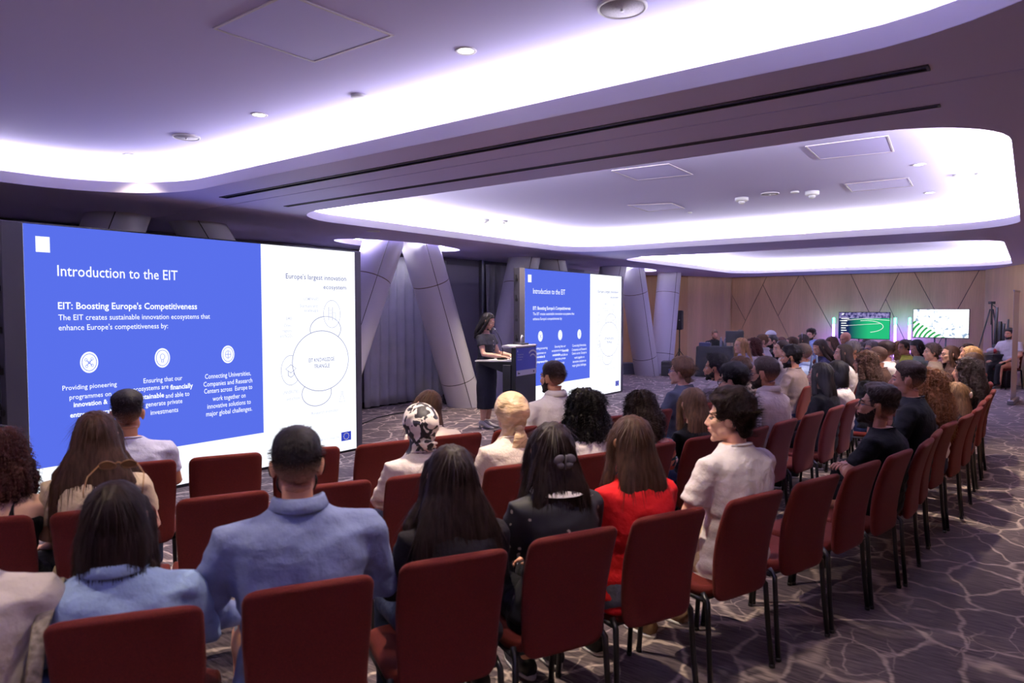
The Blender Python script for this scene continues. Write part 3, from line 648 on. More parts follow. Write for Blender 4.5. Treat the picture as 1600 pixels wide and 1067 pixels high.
tv(1426, 1515, 482.5, 528.5, 20.2, 'coast', 'television on the right showing a bright coast with green terraces')
def light_tube(px, label, s_=20.9):
    n = np.array([U[0], U[1], 0]); p0 = np.array(st(s_, 0)); p = onplane(px, 540, p0, n); zt = onplane(px, 496.5, p0, n)[2]
    t_ = thing('light_tube', label, 'light', (p[0], p[1], 0), ang0, 'coloured light tubes beside the televisions')
    zm = 1.30
    MB().add(*tube([(0, 0, .45), (0, 0, zm)], .028, 12)).obj('tube', emat('tube_violet', (.20, .11, 1.), 50.), t_)
    MB().add(*tube([(0, 0, zm), (0, 0, zt)], .028, 12)).obj('tube', emat('tube_green', (.03, 1.0, .38), 26.), t_)
    MB().add(*tube([(0, 0, .03), (0, 0, .45)], .02, 10)).obj('post', M_black, t_)
    MB().add(*lathe([(.14, 0), (.14, .015), (.02, .03), (.001, .03)], 20)).obj('base', M_black, t_)
light_tube(1302, 'glowing light tube left of the football television')
light_tube(1398, 'glowing light tube right of the football television')
light_tube(1420.5, 'glowing light tube left of the coast television')
# ================================================================ PEOPLE
def R3(z=0., x=0., y=0.):
    return np.array((Matrix.Rotation(z, 3, 'Z') @ Matrix.Rotation(x, 3, 'X') @ Matrix.Rotation(y, 3, 'Y')))
def skin(name, c): return mat(name, c, .5, noise=.08, scale=14, spec=.35)
SKINS = {'a': skin('skin_warm', (205, 152, 124)), 'b': skin('skin_light', (222, 176, 152)), 'c': skin('skin_tan', (178, 126, 98))}
M_eye = mat('eye_white', (215, 210, 205), .2); M_iris = mat('eye_dark', (28, 18, 14), .15); M_lip = {k: mat('lips_'+k, c, .4) for k, c in (('a', (170, 98, 88)), ('b', (188, 108, 102)), ('c', (150, 86, 74)))}
def smooth01(x): x = np.clip(x, 0, 1); return x*x*(3-2*x)
def build_head(vox):
    m = MB()
    m.add(*ell((0, -.015, .035), (.074, .094, .085), 32, 20)); m.add(*ell((0, .028, -.018), (.060, .062, .088), 28, 18))
    m.add(*ell((0, .048, -.078), (.040, .036, .034), 20, 12))
    for s in (-1, 1):
        m.add(*ell((s*.043, .018, -.058), (.020, .036, .032), 14, 10)); m.add(*ell((s*.036, .062, -.022), (.024, .024, .024), 14, 10))
        m.add(*ell((s*.009, .097, -.034), (.008, .010, .007), 10, 8))
        R = R3(z=s*-.35, y=s*.12)
        m.add(*ell((s*.079, -.008, -.005), (.008, .019, .033), 14, 10, R)); m.add(*ell((s*.074, .0, -.012), (.010, .012, .018), 10, 8))
    m.add(*tube([(0, .080, .020), (0, .094, -.004), (0, .108, -.030), (0, .092, -.040)], [.008, .009, .012, .008], 12))
    m.add(*ell((0, .078, .026), (.046, .013, .011), 20, 10)); m.add(*ell((0, .074, -.103), (.022, .016, .015), 14, 10))
    m.add(*ell((0, .083, -.058), (.026, .014, .020), 14, 10))
    m.add(*zloft([(-.06, 0, -.022, .050, .054), (-.12, 0, -.026, .050, .050), (-.165, 0, -.032, .058, .054), (-.20, 0, -.038, .075, .055)], 20))
    V, Fc, Nn = remesh(m, vox, 5, .5)
    for s in (-1, 1):
        d2 = ((V-np.array([s*.031, .084, .004]))**2 @ np.array([1, .4, 1.6])); V[:, 1] -= .009*np.exp(-d2/(2*.0125**2))
    d2 = ((V[:, 2]+.058)/.0035)**2+(V[:, 0]/.02)**2; V[:, 1] -= np.where(V[:, 1] > .06, .003*np.exp(-d2), 0)
    mb = MB().add(V, Fc, 0)
    for s in (-1, 1):
        mb.add(*ell((s*.031, .0745, .004), (.0125, .0115, .0105), 12, 8), 1); mb.add(*ell((s*.0305, .0838, .0035), (.0064, .0036, .0064), 12, 6), 2)
        mb.add(*ell((s*.031, .0775, .0095), (.0148, .0115, .0062), 12, 6), 0)
        mb.add(*tube([(s*.012, .0915, .0225), (s*.030, .0895, .028), (s*.050, .072, .023)], [.0028, .0036, .0018], 6), 4)
    mb.add(*tube([(-.022, .0865, -.0555), (-.009, .0965, -.052), (0, .0965, -.0535), (.009, .0965, -.052), (.022, .0865, -.0555)], [.0018, .0046, .0046, .0046, .0018], 8), 3)
    mb.add(*tube([(-.020, .0865, -.0585), (-.008, .0945, -.0635), (.008, .0945, -.0635), (.020, .0865, -.0585)], [.0018, .0052, .0052, .0018], 8), 3)
    return mb
HEAD = {0: build_head(.0052), 1: build_head(.0095)}
def hand_mb(wrist, tip_dir, up, side, s=1., curl=.5):
    """side=+1: thumb towards +x of the hand frame"""
    y = np.array(tip_dir, float); y /= np.linalg.norm(y); z = np.array(up, float); z -= np.dot(z, y)*y; z /= np.linalg.norm(z); x = np.cross(y, z)
    m = MB(); m.add(*rings([[(px*1., yy, 0) for px, yy in ()]] if False else np.array([[(rx*math.cos(a), yy, rz*math.sin(a)) for a in np.arange(10)*2*math.pi/10] for yy, rx, rz in ((-.015, .024, .018), (.02, .034, .015), (.06, .040, .013), (.088, .036, .010))])))
    for i, (fx, L) in enumerate(((-.030, .062), (-.010, .076), (.011, .080), (.031, .068))):
        a = 0.; p = np.array([fx, .082, 0.]); P = [p.copy()]
        for seg in (.42, .32, .26):
            a += curl*.55; p = p+np.array([fx*.06, math.cos(a), -math.sin(a)])*L*seg; P.append(p.copy())
        m.add(*tube(P, [.0085, .008, .0072, .005], 7))
    m.add(*tube([(side*.026, .012, -.002), (side*.046, .036, -.010), (side*.047, .064, -.018), (side*.040, .083, -.022)], [.012, .0105, .009, .006], 7))
    M = np.eye(4); M[:3, 0], M[:3, 1], M[:3, 2], M[:3, 3] = x*s, y*s, z*s, wrist
    return m.tf(M)
ARMS = {'lap': [(.178, -.02, .962), (.238, .05, .735), (.10, .27, .625), (-.55, .75, -.15)],
        'lapwide': [(.178, -.02, .962), (.262, .06, .735), (.15, .30, .60), (-.2, .95, -.1)],
        'crossed': [(.178, -.02, .962), (.252, .09, .745), (-.04, .185, .765), (-.9, .1, .1)],
        'phone': [(.178, -.02, .962), (.215, .10, .745), (.07, .33, .79), (-.35, .75, .5)],
        'phoneright': [(.178, -.02, .962), (.235, .08, .745), (.23, .30, .80), (-.15, .75, .5)],
        'chin': [(.178, -.02, .962), (.20, .20, .74), (.09, .20, .98), (-.2, .1, .9)]}
def arm_pts(pose, s, g):
    sh, el_, wr, d = [np.array(p, float) for p in ARMS['lap' if (pose == 'chin' and s > 0) or (pose == 'phoneright' and s < 0) else pose]]
    if pose == 'crossed' and s < 0: wr = wr+np.array([.02, .03, -.035])
    k = 1. if g == 'm' else .88
    out = []
    for p in (sh, el_, wr): q = p.copy(); q[0] *= k*s; out.append(q)
    dd = d.copy(); dd[0] *= s
    return out, dd
def torso(g, infl=0., ztop=1.09):
    k = 1. if g == 'm' else .87; ky = 1. if g == 'm' else .95; wa = 1. if g == 'm' else .92
    S = [(.44, 0, .02, .165, .125), (.50, 0, .005, .175, .13), (.58, 0, -.01, .165, .118), (.70, 0, -.03, .150*wa, .105), (.82, 0, -.035, .168, .112), (.91, 0, -.03, .182, .112), (.965, 0, -.028, .180, .098), (1.005, 0, -.025, .140, .08), (1.035, 0, -.022, .092, .068), (1.06, 0, -.02, .066, .06), (1.10, 0, -.016, .055, .055)]
    out = []
    for z, x, y, rx, ry in S:
        if z <= ztop: kk = (1.0 if z < .6 else k) if z < 1.03 else (1. if g == 'm' else .9); out.append((z, x, y, rx*kk+infl, ry*ky+infl))
    return zloft(out, 24, 2.3)
TPL = {}
def body_tpl(pose, g, lod):
    key = ('b', pose, g, lod)
    if key in TPL: return TPL[key]
    m = MB(); m.add(*torso(g)); k = 1 if g == 'm' else .85
    for s in (-1, 1):
        (sh, el_, wr), d = arm_pts(pose, s, g)
        m.add(*tube([sh*np.array([.6, 1, 1])+np.array([0, 0, .01]), sh, (sh+el_)/2, el_, (el_*.6+wr*.4), wr], [.055*k, .056*k, .047*k, .040*k, .039*k, .026*k], 12))
        m.add(*tube([(s*.085, .0, .52), (s*.11, .25, .52), (s*.125, .42, .49), (s*.125, .44, .28), (s*.12, .43, .08)], [.088*k, .078*k, .058*k, .054*k, .038*k], 12))
    V, Fc, _ = remesh(m, (.012, .019)[lod], 3); mb = MB().add(V, Fc)
    for s in (-1, 1):
        (sh, el_, wr), d = arm_pts(pose, s, g); mb.join(hand_mb(wr, d, (0, 0, 1) if pose != 'chin' or s > 0 else (0, -1, 0), -s, .92 if g == 'm' else .84, .55))
    TPL[key] = mb; return mb
def shirt_tpl(pose, g, kind, lod):
    """kind: tee / long / tank / collar (short sleeves, collar) / longcollar"""
    key = ('s', pose, g, kind, lod)
    if key in TPL: return TPL[key]
    m = MB(); k = 1 if g == 'm' else .88; loose = .014 if kind != 'tank' else .009
    if kind == 'tank':
        m.add(*torso(g, loose, .93))
        for s in (-1, 1): m.add(*tube([(s*.085, .07, .88), (s*.09, .05, .99), (s*.088, -.03, 1.03), (s*.08, -.12, .98), (s*.07, -.145, .88)], .016, 8, flat=.6))
    else: m.add(*torso(g, loose, 1.065))
    for s in (-1, 1):
        (sh, el_, wr), d = arm_pts(pose, s, g)
        if kind == 'tank': continue
        a = sh*np.array([.6, 1, 1])+np.array([0, 0, .008])
        if 'long' in kind: m.add(*tube([a, sh, (sh+el_)/2, el_, el_*.5+wr*.5, wr*.94+el_*.06], [.066*k, .070*k, .063*k, .056*k, .050*k, .038*k], 14))
        else: m.add(*tube([a, sh, sh*.6+el_*.4, sh*.30+el_*.70], [.066*k, .070*k, .064*k, .064*k], 14))
    V, Fc, Nn = remesh(m, (.012, .019)[lod], 3)
    d = nz(V, (9, 9, 16), 3.)*.007+nz(V, (4, 4, 7), 8.)*.012-np.abs(nz(V, (7, 7, 13), 5.))*.012
    d = np.maximum(d, -.006)
    fold = np.sin(V[:, 2]*70+nz(V, (6, 6, 2), 1.)*5+V[:, 0]*18)*.003*np.clip((.86-V[:, 2])/.2, 0, 1)
    V = V+Nn*(d+fold)[:, None]; mb = MB().add(V, Fc)
    if 'collar' in kind:
        n = 28; th = np.arange(n)*2*math.pi/n; R = []
        for r, z in ((.068, 1.035), (.064, 1.075), (.066, 1.087), (.073, 1.082), (.084, 1.05), (.080, 1.045)):
            R.append(np.stack([r*np.cos(th), -.018+r*.98*np.sin(th)+(.012 if r > .07 else 0)*(np.sin(th)), z-.030*np.clip(np.sin(th), 0, 1)], 1))
        mb.add(*rings(R, cap=False))
    elif kind != 'tank':
        n = 28; th = np.arange(n)*2*math.pi/n
        P = np.stack([.070*np.cos(th), -.018+.070*np.sin(th), 1.050-.014*np.sin(th)], 1)
        R = [P+np.stack([np.cos(a)*.006*np.cos(th), np.cos(a)*.006*np.sin(th), np.full(n, .006*math.sin(a))], 1) for a in np.arange(7)*2*math.pi/6]
        mb.add(*rings(R, cap=False))
    TPL[key] = mb; return mb
def legs_tpl(g, lod, kind='trousers'):
    key = ('l', g, lod, kind)
    if key in TPL: return TPL[key]
    m = MB(); k = 1 if g == 'm' else .88
    m.add(*zloft([(.43, 0, .03, .175, .135), (.50, 0, .005, .186, .142), (.60, 0, -.01, .17, .125)], 22, 2.3))
    for s in (-1, 1):
        if kind == 'trousers': m.add(*tube([(s*.085, .0, .52), (s*.11, .25, .525), (s*.125, .43, .49), (s*.125, .455, .28), (s*.12, .45, .10)], [.10*k, .092*k, .074*k, .070*k, .062*k], 14))
        else: m.add(*tube([(s*.085, .0, .52), (s*.10, .25, .525), (s*.115, .44, .49), (s*.10, .47, .30)], [.10*k, .095*k, .085*k, .095*k], 14))
    V, Fc, Nn = remesh(m, (.016, .022)[lod], 3); V = V+Nn*(nz(V, (10, 10, 10), 5.)*.006)[:, None]
    TPL[key] = MB().add(V, Fc); return TPL[key]
def shoe_mb(s, heel=False):
    m = MB(); P = [(s*.12, .385, .045), (s*.12, .42, .05), (s*.122, .50, .04), (s*.125, .58, .028), (s*.126, .635, .022)]
    V, Fc = tube(P, [(.030, .040), (.040, .048), (.043, .038), (.042, .026), (.024, .018)], 14, upv=(1, 0, 0)); V[:, 2] = np.maximum(V[:, 2], .012); m.add(V, Fc)
    R = [[(s*.123+rx*math.cos(a), .505+.135*math.sin(a), z) for a in np.arange(18)*2*math.pi/18] for rx, z in ((.046, 0), (.048, .018))]
    m.add(*rings(R), 1); return m
# ---------------------------------------------------------------- hair
def hairmat(name, c, rough=.55, streak=.5):
    if name in MATS: return MATS[name]
    m, nt, b = newmat(name); N = nt.nodes; L = nt.links; l = lin(c)
    tc = N.new('ShaderNodeTexCoord'); mp = N.new('ShaderNodeMapping'); mp.inputs['Scale'].default_value = (70, 70, 6); L.new(tc.outputs['Object'], mp.inputs[0])
    n = N.new('ShaderNodeTexNoise'); n.inputs['Scale'].default_value = 1.; n.inputs['Detail'].default_value = 4; L.new(mp.outputs[0], n.inputs[0])
    r = N.new('ShaderNodeValToRGB'); r.color_ramp.elements[0].position = .32; r.color_ramp.elements[0].color = (*[x*(1-streak) for x in l], 1); r.color_ramp.elements[1].position = .72; r.color_ramp.elements[1].color = (*[min(1, x*(1+streak)) for x in l], 1)
    L.new(n.outputs[0], r.inputs[0]); L.new(r.outputs[0], b.inputs['Base Color']); b.inputs['Roughness'].default_value = rough; b.inputs['Specular IOR Level'].default_value = .14
    MATS[name] = m; return m
HAIRC = {'black': (17, 13, 13), 'darkbrown': (34, 22, 18), 'brown': (62, 41, 30), 'lightbrown': (98, 72, 54), 'auburn': (128, 82, 46), 'redbrown': (62, 30, 26), 'blond': (176, 138, 96), 'darkblond': (128, 98, 68), 'grey': (140, 134, 132), 'white': (210, 206, 206), 'greybrown': (96, 82, 72)}
def hm(c): return hairmat('hair_'+c, HAIRC[c])
def ribbons(P, side, w0):
    """P (N,k,3), side (N,3) -> tapered flat strands"""
    N_, k, _ = P.shape; t = np.linspace(0, 1, k); wv = w0*(1-t**2*.85)
    A = P+side[:, None, :]*wv[None, :, None]; B = P-side[:, None, :]*wv[None, :, None]
    V = np.stack([A, B], 2).reshape(-1, 3); Fc = []
    for i in range(N_):
        b = i*k*2
        for j in range(k-1): Fc.append((b+2*j, b+2*j+1, b+2*j+3, b+2*j+2))
    return V, Fc
def strands_on(V, Nn, ok, n, L, w0, rs, curl=0., k=5, lift=.004, comb=None, turns=2.5):
    ok = ok & (Nn[:, 2] < .90); idx = rs.choice(np.flatnonzero(ok), n); p = V[idx]; nn = Nn[idx]
    d = np.tile([0, 0, -1.], (n, 1)) if comb is None else comb(p)
    d = d-np.sum(d*nn, 1)[:, None]*nn; ln = np.linalg.norm(d, axis=1)[:, None]
    alt = np.stack([p[:, 0]*8, p[:, 1]*8+.2, np.zeros(n)], 1)
    d = np.where(ln > .15, d, alt); d /= np.linalg.norm(d, axis=1)[:, None]+1e-9
    sd = np.cross(nn, d); sd /= np.linalg.norm(sd, axis=1)[:, None]+1e-9
    Ls = L*rs.uniform(.6, 1.3, n); t = np.linspace(0, 1, k); ph = rs.uniform(0, 6.28, n)
    P = p[:, None, :]+d[:, None, :]*(Ls[:, None]*t[None, :])[:, :, None]+nn[:, None, :]*(lift*(.3+t)[None, :]*rs.uniform(.3, 1.4, n)[:, None])[:, :, None]
    if curl:
        a = ph[:, None]+t[None, :]*turns*6.28; r = curl*(.5+.5*t)[None, :]
        P = P+sd[:, None, :]*(np.cos(a)*r)[:, :, None]+nn[:, None, :]*(np.sin(a)*r)[:, :, None]
    else: P = P+sd[:, None, :]*(np.sin(ph[:, None]+t[None, :]*2.5)*.002)[:, :, None]
    side = sd if not curl else (sd+nn*.5)
    return ribbons(P, side, w0)
HAIR = {}
def zline(y): return np.interp(y, [-.11, -.085, -.05, -.012, .012, .035, .055, .075, .09], [-.055, -.052, -.04, -.012, .012, .040, .058, .078, .085])
def zshort(y): return np.interp(y, [-.09, -.055, -.040, -.022, .010, .018, .030, .045, .062, .078], [-.082, -.074, -.050, .024, .024, -.012, .000, .048, .066, .080])
_sk = []
def skull():
    if not _sk:
        m = MB().add(*ell((0, -.015, .035), (.074, .094, .085), 32, 20)).add(*ell((0, .028, -.018), (.060, .062, .088), 28, 18))
        for s in (-1, 1): m.add(*ell((s*.043, .018, -.058), (.020, .036, .032), 14, 10))
        m.add(*zloft([(-.06, 0, -.022, .050, .054), (-.12, 0, -.026, .050, .050), (-.165, 0, -.032, .058, .054)], 20))
        V, Fc, Nn = remesh(m, .0062, 4, .5); _sk.append((V, Fc, Nn))
    return _sk[0]
def hair_short(name, top=.022, side=.008, amp=.003, fq=60, nstr=900, L=.02, curl=0., fr=0., seed=1, back=0., w0=.0011, top_from=.05):
    if name in HAIR: return HAIR[name]
    rs = np.random.RandomState(seed); P, Fc, Nn = skull()
    f = P[:, 2]-zshort(P[:, 1])+back*np.clip((-P[:, 1]-.03)/.05, 0, 1)
    if back: f = f+back*1.6*((P[:, 1] < .012) & (P[:, 1] > -.03))
    tk = side+(top-side)*smooth01((P[:, 2]-top_from)/.05)+fr*smooth01((P[:, 1]-.02)/.05)*smooth01((P[:, 2]-.06)/.03)
    cov = smooth01((f+.004)/(.022 if side > .003 else .012))
    t = tk*cov+nz(P, (fq, fq, fq), seed)*amp*cov*1.6-.005*(1-cov)
    V = P+Nn*t[:, None]; ok = cov > .75; kp = cov > .001
    Fk = [q for q in Fc if any(kp[i] for i in q)]; used = sorted({i for q in Fk for i in q}); mp = {a: b for b, a in enumerate(used)}
    m = MB().add(V[used], [tuple(mp[i] for i in q) for q in Fk])
    if nstr:
        comb = lambda p: np.stack([p[:, 0]*3, np.where(p[:, 2] > .07, p[:, 1]*2+.02 if not fr else np.full(len(p), .1), p[:, 1]*.5), -.12+np.clip(p[:, 2], 0, .2)*.5], 1)
        m.add(*strands_on(V, Nn, ok, nstr, L, w0, rs, curl, 4 if not curl else 8, .003 if not curl else .002, comb, 1.2))
    me = m.mesh('hair_'+name, [M_black]); HAIR[name] = me; return me
def fade_mat(hc, sk):
    """hair that thins out towards the nape and temples, skin showing through the short cut"""
    nm = 'hair_fade_'+hc+sk
    if nm in MATS: return MATS[nm]
    m, nt, b = newmat(nm); N = nt.nodes; L = nt.links; tc = N.new('ShaderNodeTexCoord'); sx = N.new('ShaderNodeSeparateXYZ'); L.new(tc.outputs['Object'], sx.inputs[0])
    n = N.new('ShaderNodeTexNoise'); n.inputs['Scale'].default_value = 260; L.new(tc.outputs['Object'], n.inputs[0])
    r = N.new('ShaderNodeMapRange'); r.interpolation_type = 'SMOOTHSTEP'; r.inputs[1].default_value = -.085; r.inputs[2].default_value = .045; L.new(sx.outputs[2], r.inputs[0])
    a = N.new('ShaderNodeMath'); a.operation = 'MULTIPLY_ADD'; a.inputs[1].default_value = .5; a.use_clamp = True; L.new(n.outputs[0], a.inputs[0])
    q = N.new('ShaderNodeMath'); q.operation = 'SUBTRACT'; q.inputs[1].default_value = .22; L.new(r.outputs[0], q.inputs[0]); L.new(q.outputs[0], a.inputs[2])
    mx = N.new('ShaderNodeMix'); mx.data_type = 'RGBA'; c = {'a': (190, 138, 112), 'b': (206, 160, 138), 'c': (160, 112, 86)}[sk]
    mx.inputs[6].default_value = (*lin(c), 1); mx.inputs[7].default_value = (*lin(HAIRC[hc]), 1); L.new(a.outputs[0], mx.inputs[0]); L.new(mx.outputs[2], b.inputs['Base Color'])
    b.inputs['Roughness'].default_value = .6; b.inputs['Specular IOR Level'].default_value = .2; MATS[nm] = m; return m
def hair_long(name, L=.34, w=.12, curl=0., amp=.004, wave=0., vol=1., seed=1, vox=.0075, nstr=900, sl=.10, front=True, thick=.045, back=-.105, part=True, w0=.0012, flare=1.0, updo=False):
    if name in HAIR: return HAIR[name]
    rs = np.random.RandomState(seed); m = MB()
    m.add(*ell((0, -.020, .032), (.086*vol, .106*vol, .094*(.5+vol*.5)), 32, 20))
    if updo: m.add(*ell((0, -.105, .055), (.05, .045, .05), 18, 12)); m.add(*ell((0, -.05, -.03), (.066, .055, .05), 18, 12))
    else:
        zz = np.linspace(.04, -L, 9); S = []
        for i, z in enumerate(zz):
            t = (.04-z)/(L+.04); a = smooth01(t*2.2)
            S.append((z, 0, -.03+(back+.03)*a, (.086*vol)*(1-a)+w*a*(1-.35*max(0, t-.7)/.3*(2-flare)), (.082*vol)*(1-a)+thick*a*(1-.5*max(0, t-.75)/.25)))
        m.add(*zloft(S[::-1], 26, 2.3))
        if front:
            for s in (-1, 1): m.add(*tube([(s*.066, .030, .055), (s*.083, .028, .0), (s*.092*vol, .018, -.08), (s*w*.90, .0, -.17), (s*w*.85, -.04, -min(L*.75, .27))], [.018, .022, .024*vol, .028*vol, .022], 12))
    V, Fc, Nn = remesh(m, vox, 3)
    fc = (V[:, 1] > .012) & (V[:, 2] < zline(np.clip(V[:, 1], -.1, .09))+.004) & (np.abs(V[:, 0]) < .066)
    V[fc, 1] = .012+(V[fc, 1]-.012)*.25
    if part: V[:, 2] -= .004*np.exp(-(V[:, 0]/.006)**2)*(V[:, 2] > .09)
    ang = np.arctan2(V[:, 1]+.04, V[:, 0])
    Q = np.stack([V[:, 0], V[:, 1], V[:, 2]], 1)
    if curl: d = nz(Q, (34, 34, 34), seed)*amp*1.6+nz(Q, (75, 75, 75), seed)*amp*.7
    else:
        zf = 5.; wob = wave*np.sin(V[:, 2]*26+V[:, 0]*9) if wave else 0
        Q2 = Q.copy(); Q2[:, 0] += (wob if wave else 0); d = nz(Q2, (55, 55, zf), seed)*amp+nz(Q2, (110, 110, zf*1.5), seed+4)*amp*.4
    V = V+Nn*(d*np.where(fc, 0, 1))[:, None]
    if wave: k_ = np.clip(-V[:, 2]/.1, 0, 1); V[:, 0] += wave*np.sin(V[:, 2]*30+np.sign(V[:, 0])*1.)*k_; V[:, 1] += wave*.6*np.sin(V[:, 2]*24+V[:, 0]*20)*k_
    ok = ~fc & (V[:, 2] > -L+.055)
    mb = MB().add(V, Fc); ok = ok & ~((V[:, 1] > .015) & (np.abs(V[:, 0]) < .062) & (V[:, 2] < .11))
    if nstr: mb.add(*strands_on(V, Nn, ok, nstr, sl, w0, rs, curl, 7 if not curl else 14, .006 if not curl else .008, None, 3.2))
    me = mb.mesh('hair_'+name, [M_black]); HAIR[name] = me; return me
def get_hair(st_, lod):
    f = 1 if lod == 0 else .35
    H = {
     'fade': lambda: hair_short('fade', .027, .0015, .0015, 90, 900, .012, seed=2, top_from=.045),
     'crop': lambda: hair_short('crop', .018, .007, .0018, 90, 1100, .012, seed=3),
     'messy': lambda: hair_short('messy', .036, .026, .010, 34, 1300, .035, .0045, .006, seed=4, back=.02, w0=.0016),
     'quiff': lambda: hair_short('quiff', .040, .006, .006, 60, 1000, .024, 0, .014, seed=5, top_from=.05),
     'wavyshort': lambda: hair_short('wavyshort', .028, .016, .006, 40, 1000, .03, .003, .004, seed=6, back=.01, w0=.0014),
     'buzz': lambda: hair_short('buzz', .006, .003, .0006, 120, 500, .005, seed=7),
     'thin': lambda: hair_short('thin', .003, .004, .0006, 120, 0, .005, seed=8),
     'pixie': lambda: hair_short('pixie', .026, .020, .005, 46, 900, .04, 0, .0, seed=9, back=.03, w0=.0014),
     'long': lambda: hair_long('long', .50, .130, amp=.004, seed=11, nstr=1200),
     'longwide': lambda: hair_long('longwide', .58, .175, amp=.005, seed=12, nstr=1400, thick=.05),
     'sleek': lambda: hair_long('sleek', .33, .112, amp=.003, seed=13, nstr=700),
     'wavy': lambda: hair_long('wavy', .40, .125, amp=.006, wave=.009, seed=14, nstr=1500, w0=.0016),
     'bob': lambda: hair_long('bob', .19, .105, amp=.003, seed=15, nstr=800, back=-.05, thick=.07, sl=.07),
     'curlylong': lambda: hair_long('curlylong', .42, .150, curl=.007, amp=.013, vol=1.18, seed=16, nstr=1700, sl=.08, thick=.075, w0=.0022, part=False, vox=.0085),
     'curlymid': lambda: hair_long('curlymid', .22, .125, curl=.007, amp=.012, vol=1.16, seed=17, nstr=1500, sl=.06, thick=.08, back=-.07, w0=.0022, part=False, vox=.0085),
     'afrocurl': lambda: hair_long('afrocurl', .24, .150, curl=.009, amp=.016, vol=1.22, seed=18, nstr=2000, sl=.07, thick=.095, back=-.05, w0=.0024, part=False, vox=.009),
     'updo': lambda: hair_long('updo', .1, .1, amp=.004, seed=19, nstr=500, sl=.04, updo=True),
    }
    return H[st_]()
def hijab(name, kind):
    m = MB(); m.add(*ell((0, -.022, .030), (.100, .118, .104), 34, 22)); m.add(*ell((0, -.085, .020), (.084, .068, .085), 24, 16))
    m.add(*zloft([(.04, 0, -.03, .090, .10), (-.04, 0, -.045, .080, .085), (-.075, 0, -.048, .066, .070), (-.12, 0, -.04, .072, .068), (-.16, 0, -.035, .10, .078), (-.19, 0, -.032, .13, .085)][::-1], 26))
    V, Fc, Nn = remesh(m, .006, 4)
    fc = (V[:, 1] > .03) & (V[:, 2] < .075) & (np.abs(V[:, 0]) < .060) & (V[:, 2] > -.10); V[fc, 1] = .03+(V[fc, 1]-.03)*.25
    fold = np.sin((np.abs(V[:, 0])*1.2+V[:, 2]*.9)*110+nz(V, (10, 10, 10), 1)*6)*.0035*np.clip((.06-V[:, 2])/.08, .5, 1)
    V = V+Nn*fold[:, None]; mb = MB().add(V, Fc)
    mb.add(*ell((0, -.125, -.078), (.030, .022, .022), 16, 10))
    if kind == 'tail':
        for s, L in ((-1, .20), (1, .16)):
            P = [(s*.004, -.125, -.075), (s*.016, -.145, -.11), (s*.026, -.140, -.075-L*.6), (s*.034, -.135, -.075-L)]
            mb.add(*tube(P, [(.012, .01), (.022, .009), (.030, .006), (.036, .004)], 12, upv=(1, 0, 0)))
    else:
        for k in range(7):
            a = math.pi*(k/6)+math.pi; mb.add(*tube([(0, -.13, -.08), (.030*math.cos(a), -.135, -.08+.022*math.sin(a)), (.060*math.cos(a), -.118, -.085+.040*math.sin(a))], [.012, .013, .006], 8))
    return mb.mesh(name, [M_black])
def cow_mat():
    m, nt, b = newmat('cow_print'); N = nt.nodes; L = nt.links; tc = N.new('ShaderNodeTexCoord')
    n = N.new('ShaderNodeTexNoise'); n.inputs['Scale'].default_value = 19; n.inputs['Detail'].default_value = 1.5; n.inputs['Distortion'].default_value = .8; L.new(tc.outputs['Object'], n.inputs[0])
    r = N.new('ShaderNodeValToRGB'); r.color_ramp.interpolation = 'CONSTANT'; r.color_ramp.elements[0].color = (*lin((34, 30, 32)), 1); r.color_ramp.elements[1].position = .5; r.color_ramp.elements[1].color = (*lin((235, 225, 215)), 1)
    L.new(n.outputs[0], r.inputs[0]); L.new(r.outputs[0], b.inputs['Base Color']); b.inputs['Roughness'].default_value = .6; return m
def floral_mat():
    m, nt, b = newmat('black_floral'); N = nt.nodes; L = nt.links; tc = N.new('ShaderNodeTexCoord')
    v = N.new('ShaderNodeTexVoronoi'); v.inputs['Scale'].default_value = 22; L.new(tc.outputs['Object'], v.inputs[0])
    n = N.new('ShaderNodeTexNoise'); n.inputs['Scale'].default_value = 60; L.new(tc.outputs['Object'], n.inputs[0])
    a = N.new('ShaderNodeMath'); a.operation = 'MULTIPLY_ADD'; a.inputs[1].default_value = .35; L.new(n.outputs[0], a.inputs[0]); L.new(v.outputs['Distance'], a.inputs[2])
    r = N.new('ShaderNodeValToRGB'); r.color_ramp.interpolation = 'CONSTANT'; r.color_ramp.elements[0].color = (*lin((200, 190, 170)), 1); r.color_ramp.elements[1].position = .33; r.color_ramp.elements[1].color = (*lin((20, 19, 22)), 1)
    L.new(a.outputs[0], r.inputs[0]); L.new(r.outputs[0], b.inputs['Base Color']); b.inputs['Roughness'].default_value = .7; return m
def print_mat():
    m, nt, b = newmat('bright_floral'); N = nt.nodes; L = nt.links; tc = N.new('ShaderNodeTexCoord')
    v = N.new('ShaderNodeTexVoronoi'); v.inputs['Scale'].default_value = 30; L.new(tc.outputs['Object'], v.inputs[0])
    r = N.new('ShaderNodeValToRGB'); r.color_ramp.interpolation = 'CONSTANT'
    for i, (p, c) in enumerate([(0, (30, 90, 90)), (.3, (205, 90, 70)), (.55, (225, 150, 120)), (.75, (40, 60, 70))]):
        e_ = r.color_ramp.elements[i] if i < 2 else r.color_ramp.elements.new(p); e_.position = p; e_.color = (*lin(c), 1)
    L.new(v.outputs['Color'], r.inputs[0]); L.new(r.outputs[0], b.inputs['Base Color']); return m
SPECIAL = {'cow': cow_mat(), 'floral': floral_mat(), 'print': print_mat()}
